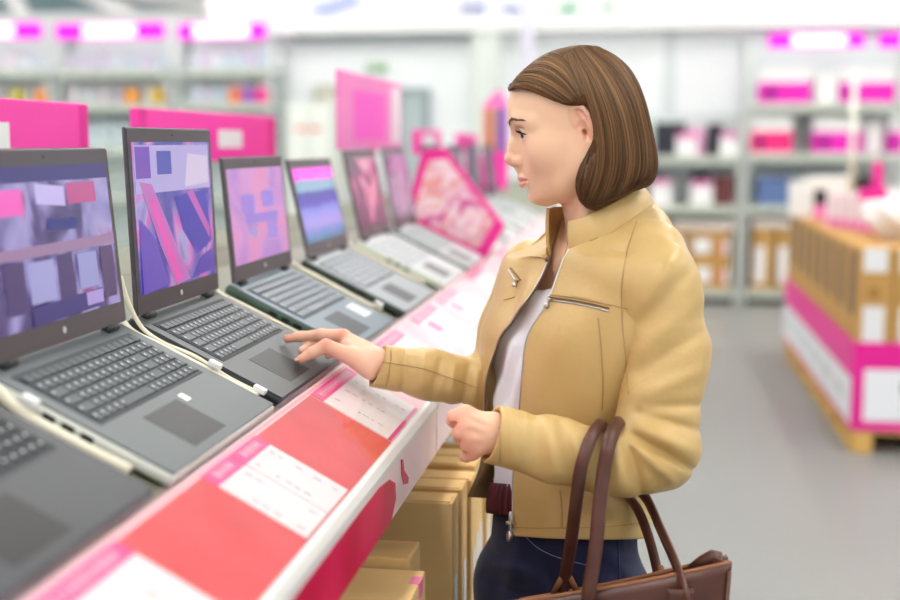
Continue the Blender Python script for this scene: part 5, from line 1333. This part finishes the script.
# ---- shoes
for sg in (1, -1):
    hc = np.array([Ur[-1], WT]) + LT * (.086 * sg) - FR * .02
    B = Field(np.arange(hc[0] - .22, hc[0] + .14, .005), np.arange(hc[1] - .2, hc[1] + .14, .005), np.arange(-.01, .12, .005))
    e = hc + FR * .15
    B.chain([(hc[0], hc[1], .055), (e[0], e[1], .032)], [.044, .034], .03); B.cone((hc[0], hc[1], .03), (hc[0], hc[1], .09), .042, .046, .02)
    X_, Y_, Z_ = B.co((slice(None),) * 3); B.f = np.maximum(B.f, (0.001 - Z_).astype(np.float32) + 0 * B.f)
    V, F = B.mesh(); V = relax(V, F, 4); obj_np('shoe', V, F, mat('black_shoe', (28, 26, 28), .4), woman)
# ---- necklace
line_on([BODY], [(571, 226), (568.5, 240), (566, 252), (562, 262)], .0007, 'necklace', mat('fine_chain', (190, 150, 100), .3, metal=.8), woman, n=24, off=.0008)
# ------------------------------------------------------------------ hair
def sd_poly(x, z, poly):
    """signed distance to a polygon in the plane seen from her left side"""
    d = np.full(np.broadcast(x, z).shape, 1e9); ins = np.zeros(d.shape, bool); n = len(poly)
    for i in range(n):
        ax_, az_ = poly[i]; bx, bz_ = poly[(i + 1) % n]; ex, ez = bx - ax_, bz_ - az_
        t = np.clip(((x - ax_) * ex + (z - az_) * ez) / (ex * ex + ez * ez), 0, 1)
        d = np.minimum(d, (x - ax_ - t * ex) ** 2 + (z - az_ - t * ez) ** 2)
        c = ((az_ > z) != (bz_ > z)) & (x < ex * (z - az_) / np.where(abs(ez) < 1e-9, 1e-9, ez) + ax_); ins ^= c
    return np.where(ins, -1, 1) * np.sqrt(d)
WH = 1.922
def pz(x, y): q = P(x, y, WH); return q[0], q[2]
out2d = [(509, 91), (511.5, 84), (518, 75), (527, 66.5), (538, 58), (550, 51.5), (563, 47.5), (577, 45.2), (590, 45.8), (602, 49.5), (614, 57), (625, 68), (633, 83), (639, 101), (644.5, 121), (649, 141), (651.5, 157), (651.5, 169), (649, 179), (643, 185), (634, 188), (625, 191), (612, 197), (600, 204), (591, 209), (584, 208), (579, 203), (574, 195), (571.5, 184), (572.5, 173), (577, 161), (582, 151), (586.5, 141), (589, 130), (586, 118), (580, 107.5), (572, 108), (562, 106), (552, 102.5), (541, 97.5), (530, 92.5), (519, 89.5)]
hp2 = [pz(*q) for q in crom([(a, b, 0) for a, b in out2d + out2d[:1]], 150)[:-1, :2]]
h = .0025
B = Field(np.arange(.07, .36, h), np.arange(1.80, 2.05, h), np.arange(1.425, 1.715, h))
B.f[:] = .06
cz = P(585, 118, WH)
B.ell(P(582, 112, WH), (.118, .088, .106), .0)
B.chain([P(612, 120, WH), P(622, 160, WH), P(620, 185, WH)], [.075, .068, .06], .03, sq=(np.array([0, 1, 0.]), 1.22))
B.chain([P(600, 150, WH - .062), P(600, 195, WH - .058)], [.028, .022], .03); B.chain([P(600, 150, WH + .062), P(600, 195, WH + .058)], [.028, .022], .03)
B.chain([P(590, 150, WH - .058), P(584, 175, WH - .058), P(586, 197, WH - .052)], [.018, .022, .018], .02); B.chain([P(590, 150, WH + .058), P(584, 175, WH + .058), P(586, 197, WH + .052)], [.018, .022, .018], .02)
B.ell(P(540, 92, WH), (.06, .066, .05), .03)
X_, Y_, Z_ = B.co((slice(None),) * 3)
D2 = sd_poly(X_[:, :, 0][:, None, :] * 1.0 + 0 * Z_[:, 0, :][:, None, :] if False else X_, Z_, hp2)
kk = .010; hmx = np.maximum(kk - np.abs(B.f - D2), 0) / kk; B.f = (np.maximum(B.f, D2) + hmx * hmx * kk * .25).astype(np.float32)
V, F = B.mesh(); V = relax(V, F, 8, .5)
HV, HF_ = V, F
HB = BVHTree.FromPolygons([tuple(v) for v in V], [tuple(q) for q in F])
hd = np.tile(LINC((84, 56, 32)), (len(V), 1))
HM = attr_mat('brown_hair', .38, spec=.5)
hair = obj_np('hair', V, F, attr_mat('hair_mass', .6, spec=.15), woman, col=hd); hair['label'] = 'chin length brown bob tucked behind the ear'
# strands: flow lines seen from her near side, laid on the hair volume and mirrored to the far side
back = [  # (root, mid..., tip) from the parting to the ends, from the ear rearwards
 [(566, 57), (572, 78), (579, 100), (588, 125), (589, 150), (582, 178), (578, 200)],
 [(570, 53), (580, 78), (590, 105), (597, 135), (598, 165), (590, 190), (583, 206)],
 [(575, 50), (589, 74), (603, 104), (610, 138), (610, 168), (603, 190), (596, 205)],
 [(580, 48), (598, 70), (615, 102), (623, 138), (624, 166), (619, 184), (612, 196)],
 [(585, 47), (606, 66), (626, 98), (636, 135), (638, 162), (635, 177), (629, 187)],
 [(592, 47.5), (613, 62), (633, 92), (643, 130), (646.5, 158), (645.5, 173), (641, 183)],
 [(598, 49), (618, 62), (635, 90), (646, 130), (650, 158), (650, 171), (647, 180)]]
front = [
 [(511, 88), (520, 88.5), (533, 92), (546, 98.5), (558, 104), (570, 107), (580, 108)],
 [(513, 84), (525, 82.5), (540, 87), (553, 94), (565, 101), (575, 105), (583, 111)],
 [(520, 76), (534, 74), (549, 80), (562, 89), (572, 98), (579, 105), (586, 116)],
 [(530, 66.5), (544, 65), (558, 72), (568, 82), (576, 93), (582, 104), (588, 120)],
 [(541, 58.5), (553, 59), (563, 66), (571, 77), (578, 90), (584, 104), (589, 122)],
 [(553, 52.5), (562, 56), (569, 64), (575, 76), (581, 92), (586, 106), (590, 125)]]
under = [
 [(586, 128), (585, 141), (581, 153), (576, 165), (573, 178), (573, 190), (577, 202)],
 [(590, 132), (590, 145), (588, 158), (584, 172), (580, 186), (579, 197), (581, 206)]]
rng = random.Random(11)
cols = [LINC(c) for c in ((104, 72, 40), (122, 86, 48), (96, 64, 36), (134, 96, 54), (112, 78, 44), (84, 54, 28), (142, 104, 62))]
HSV = []; HSF = []; HSC = []
def strand(line, rad, lift, col, mirror, na=5):
    q = crom([(a, b, 0) for a, b in line], 20); pts = []
    for i, (a, b, _) in enumerate(q):
        c = cast(HB, a, b)
        if c is None: continue
        pts.append(c)
    if len(pts) < 6: return
    pts = np.array(pts)
    # calm jumps at the rim
    for _ in range(3): pts[1:-1] = pts[1:-1] * .5 + (pts[:-2] + pts[2:]) * .25
    mid = np.array([pts[:, 0].mean() * 0 + P(595, 120, WH)[0], WH, P(595, 120, WH)[2]])
    nrm = pts - mid; nrm /= np.linalg.norm(nrm, axis=1)[:, None]
    pts = pts + nrm * lift
    if mirror: pts = pts.copy(); pts[:, 1] = 2 * WH - pts[:, 1]; nrm = nrm * np.array([1, -1, 1])
    m = len(pts); T = np.gradient(pts, axis=0); T /= np.linalg.norm(T, axis=1)[:, None] + 1e-9
    sd = np.cross(T, nrm); sd /= np.linalg.norm(sd, axis=1)[:, None] + 1e-9; nn = np.cross(sd, T)
    o = sum(len(x) for x in HSV); prof = np.minimum(1, np.minimum(np.linspace(.55, 3, m), np.linspace(4, .25, m)))
    vs = []
    for k in range(na):
        an = 2 * PI * k / na
        vs.append(pts + sd * (math.cos(an) * rad * prof)[:, None] + nn * (math.sin(an) * rad * .55 * prof)[:, None])
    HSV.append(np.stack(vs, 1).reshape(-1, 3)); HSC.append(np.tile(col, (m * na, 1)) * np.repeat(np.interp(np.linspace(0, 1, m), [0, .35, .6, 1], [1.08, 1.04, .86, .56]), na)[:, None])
    i = np.arange(m - 1)[:, None] * na; k = np.arange(na)[None, :]; k2 = (k + 1) % na
    HSF.append(np.stack([o + i + k, o + i + k2, o + i + na + k2, o + i + na + k], -1).reshape(-1, 4))
def blend(fam, t):
    x = t * (len(fam) - 1); i = min(int(x), len(fam) - 2); q = x - i
    return [tuple(np.array(a) * (1 - q) + np.array(b) * q) for a, b in zip(fam[i], fam[i + 1])]
def spray(fam, n, r0, r1, l0, l1, jit, dark=0, mirror=True):
    for k in range(n):
        t = rng.random(); ln = blend(fam, t); j = rng.uniform(-jit, jit); e = rng.uniform(-jit, jit)
        ln = [(a + (j * (1 - i / 6) + e * i / 6), b + rng.uniform(-.25, .25) + (rng.uniform(-3, 2) if i == 6 else 0)) for i, (a, b) in enumerate(ln)]
        # broad lights and darks run along with the lock they sit in
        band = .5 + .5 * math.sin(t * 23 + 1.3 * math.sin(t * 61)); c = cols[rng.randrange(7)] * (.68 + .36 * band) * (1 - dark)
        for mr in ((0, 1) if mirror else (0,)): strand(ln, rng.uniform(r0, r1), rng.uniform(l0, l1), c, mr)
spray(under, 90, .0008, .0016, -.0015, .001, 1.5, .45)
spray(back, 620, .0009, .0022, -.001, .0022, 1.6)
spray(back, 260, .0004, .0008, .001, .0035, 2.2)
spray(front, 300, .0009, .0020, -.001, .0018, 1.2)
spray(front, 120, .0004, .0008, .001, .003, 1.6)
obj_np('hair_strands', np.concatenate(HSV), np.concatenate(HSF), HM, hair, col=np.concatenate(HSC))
# ------------------------------------------------------------------ the bag on her forearm
BAGM = mat('brown_leather', (92, 55, 45), .36, noise=(30, (80, 47, 39), .35, .65), bump=(210, .12, .002), spec=.5)
BAGE = mat('brown_leather_edge', (150, 98, 66), .5); BAGI = mat('brown_lining', (88, 54, 38), .7)
A0, A1 = P(508, 603, 1.675), P(731, 562.5, 1.64)      # near top corners
B0, B1 = P(520, 600, 1.775), P(727, 556.5, 1.74)      # far top corners
cb = (A0 + A1 + B0 + B1) / 4
bag = thing('tote_bag', 'brown leather tote bag hanging from the forearm of the woman', 'bag')
dn = np.array([-.015, .0, -.30]); bagbase = cb + dn
bag.location = Matrix.Rotation(YAW, 4, 'Z') @ Vector(bagbase); bag.rotation_euler = (0, 0, YAW)
class BMB(MB):
    def fin(s, name, m, parent=bag, **kw):
        s.v = [tuple(np.asarray(p) - bagbase) for p in s.v]; return s.build(name, m, parent, **kw)
def panel(C0, C1, bulge, nrm):
    def fn(u, v):
        q = C0 + (C1 - C0) * u + dn * v; e = math.sin(PI * u) ** .5 if 0 < u < 1 else 0
        sag = -.004 * math.sin(PI * u) * (1 - v)
        return q + nrm * (bulge * e * (math.sin(PI * min(1, v * .75 + .1))) + .0018 * math.sin(9 * u + 5 * v)) + np.array([0, 0, sag])
    return fn
BMB().grid(panel(A0, A1, .018, np.array([0, -1, 0])), 50, 24).fin('front_panel', BAGM, smooth=True, solid=.004)
BMB().grid(panel(B0, B1, .004, np.array([0, 1, 0])), 50, 24).fin('back_panel', [BAGM], smooth=True, solid=.004)
for (C0, C1, sx) in ((A0, B0, -1), (A1, B1, 1)):
    BMB().grid(lambda u, v: C0 + (C1 - C0) * u + dn * v + np.array([-sx * .022 * math.sin(PI * u) * (1 - .5 * v), 0, .004 * math.sin(PI * u) * (1 - v)]), 14, 24).fin('gusset', BAGM, smooth=True, solid=.004)
BMB().grid(lambda u, v: (A0 + (A1 - A0) * u) * (1 - v) + (B0 + (B1 - B0) * u) * v + dn, 20, 8).fin('bottom', BAGM, smooth=True, solid=.006)
# bound rims, the roll at the end, seams
for C0, C1, s in ((A0, A1, -1), (B0, B1, 1)):
    BMB().tube([C0 + (C1 - C0) * t + np.array([0, 0, -.004 * math.sin(PI * t)]) for t in np.linspace(0, 1, 24)], .0034, 8).fin('rim', BAGE, smooth=True)
BMB().tube([P(690, 569, 1.70), P(703, 562, 1.695), P(713, 558, 1.69), P(721, 559, 1.685)], [.006, .010, .0125, .010], 12).fin('zip_end_roll', BAGM, smooth=True)
BMB().tube([A1 + np.array([-.003, -.006, -.01]), A1 + dn * .5 + np.array([-.003, -.006, 0]), A1 + dn + np.array([-.003, -.006, 0])], .003, 8).fin('corner_piping', BAGM, smooth=True)
def handle(pts, r, name='handle', flat=.75):
    q = crom([P(*p) for p in pts], 90); return BMB().tube(list(q), r, 14, flat=flat, up=(0, 1, 0)).fin(name, BAGM, smooth=True)
hA = handle([(588, 606, 1.648), (590, 585, 1.640), (596, 545, 1.645), (600, 500, 1.654), (604, 470, 1.663), (608, 448, 1.667), (613, 432, 1.690), (619, 421.5, 1.726), (621, 423, 1.762), (618, 440, 1.788), (619, 458, 1.793), (627, 476, 1.800), (637, 488, 1.808), (648, 501, 1.811), (661, 530, 1.76), (675, 562, 1.68), (684, 590, 1.618), (688, 608, 1.616)], .0100, flat=.52)
hB = handle([(562, 592, 1.765), (566, 572, 1.755), (572, 535, 1.720), (577, 495, 1.675), (581, 468, 1.660), (587, 448, 1.665), (594, 433, 1.686), (601, 424, 1.722), (604, 425, 1.764), (603, 440, 1.783), (606, 458, 1.785), (613, 478, 1.787), (624, 492, 1.794), (637, 508, 1.803), (648, 535, 1.80), (656, 565, 1.785), (660, 588, 1.765)], .0094, flat=.52)
# tabs that join the handles to the bag
for (a, b, w_) in (((566, 570), (553, 594), 1.757), ((566, 570), (577, 592), 1.757), ((660, 566), (652, 582), 1.785), ((660, 566), (666, 582), 1.775)):
    BMB().tube([P(a[0], a[1], w_), P((a[0] + b[0]) / 2, (a[1] + b[1]) / 2, w_), P(b[0], b[1], w_)], .0045, 8, flat=.5, up=(0, 1, 0)).fin('tab', BAGE, hB, smooth=True)
for C in ((680, 588, 1.618), (590, 600, 1.645)):
    c = P(*C)
    BMB().grid(lambda u, v: c + np.array([.017 * (2 * u - 1) * (1 - .1 * v), -.004 - .003 * math.sin(PI * u), -.07 * v]), 10, 10).fin('handle_patch', BAGM, hA, smooth=True, solid=.004)
bpy.context.view_layer.update()
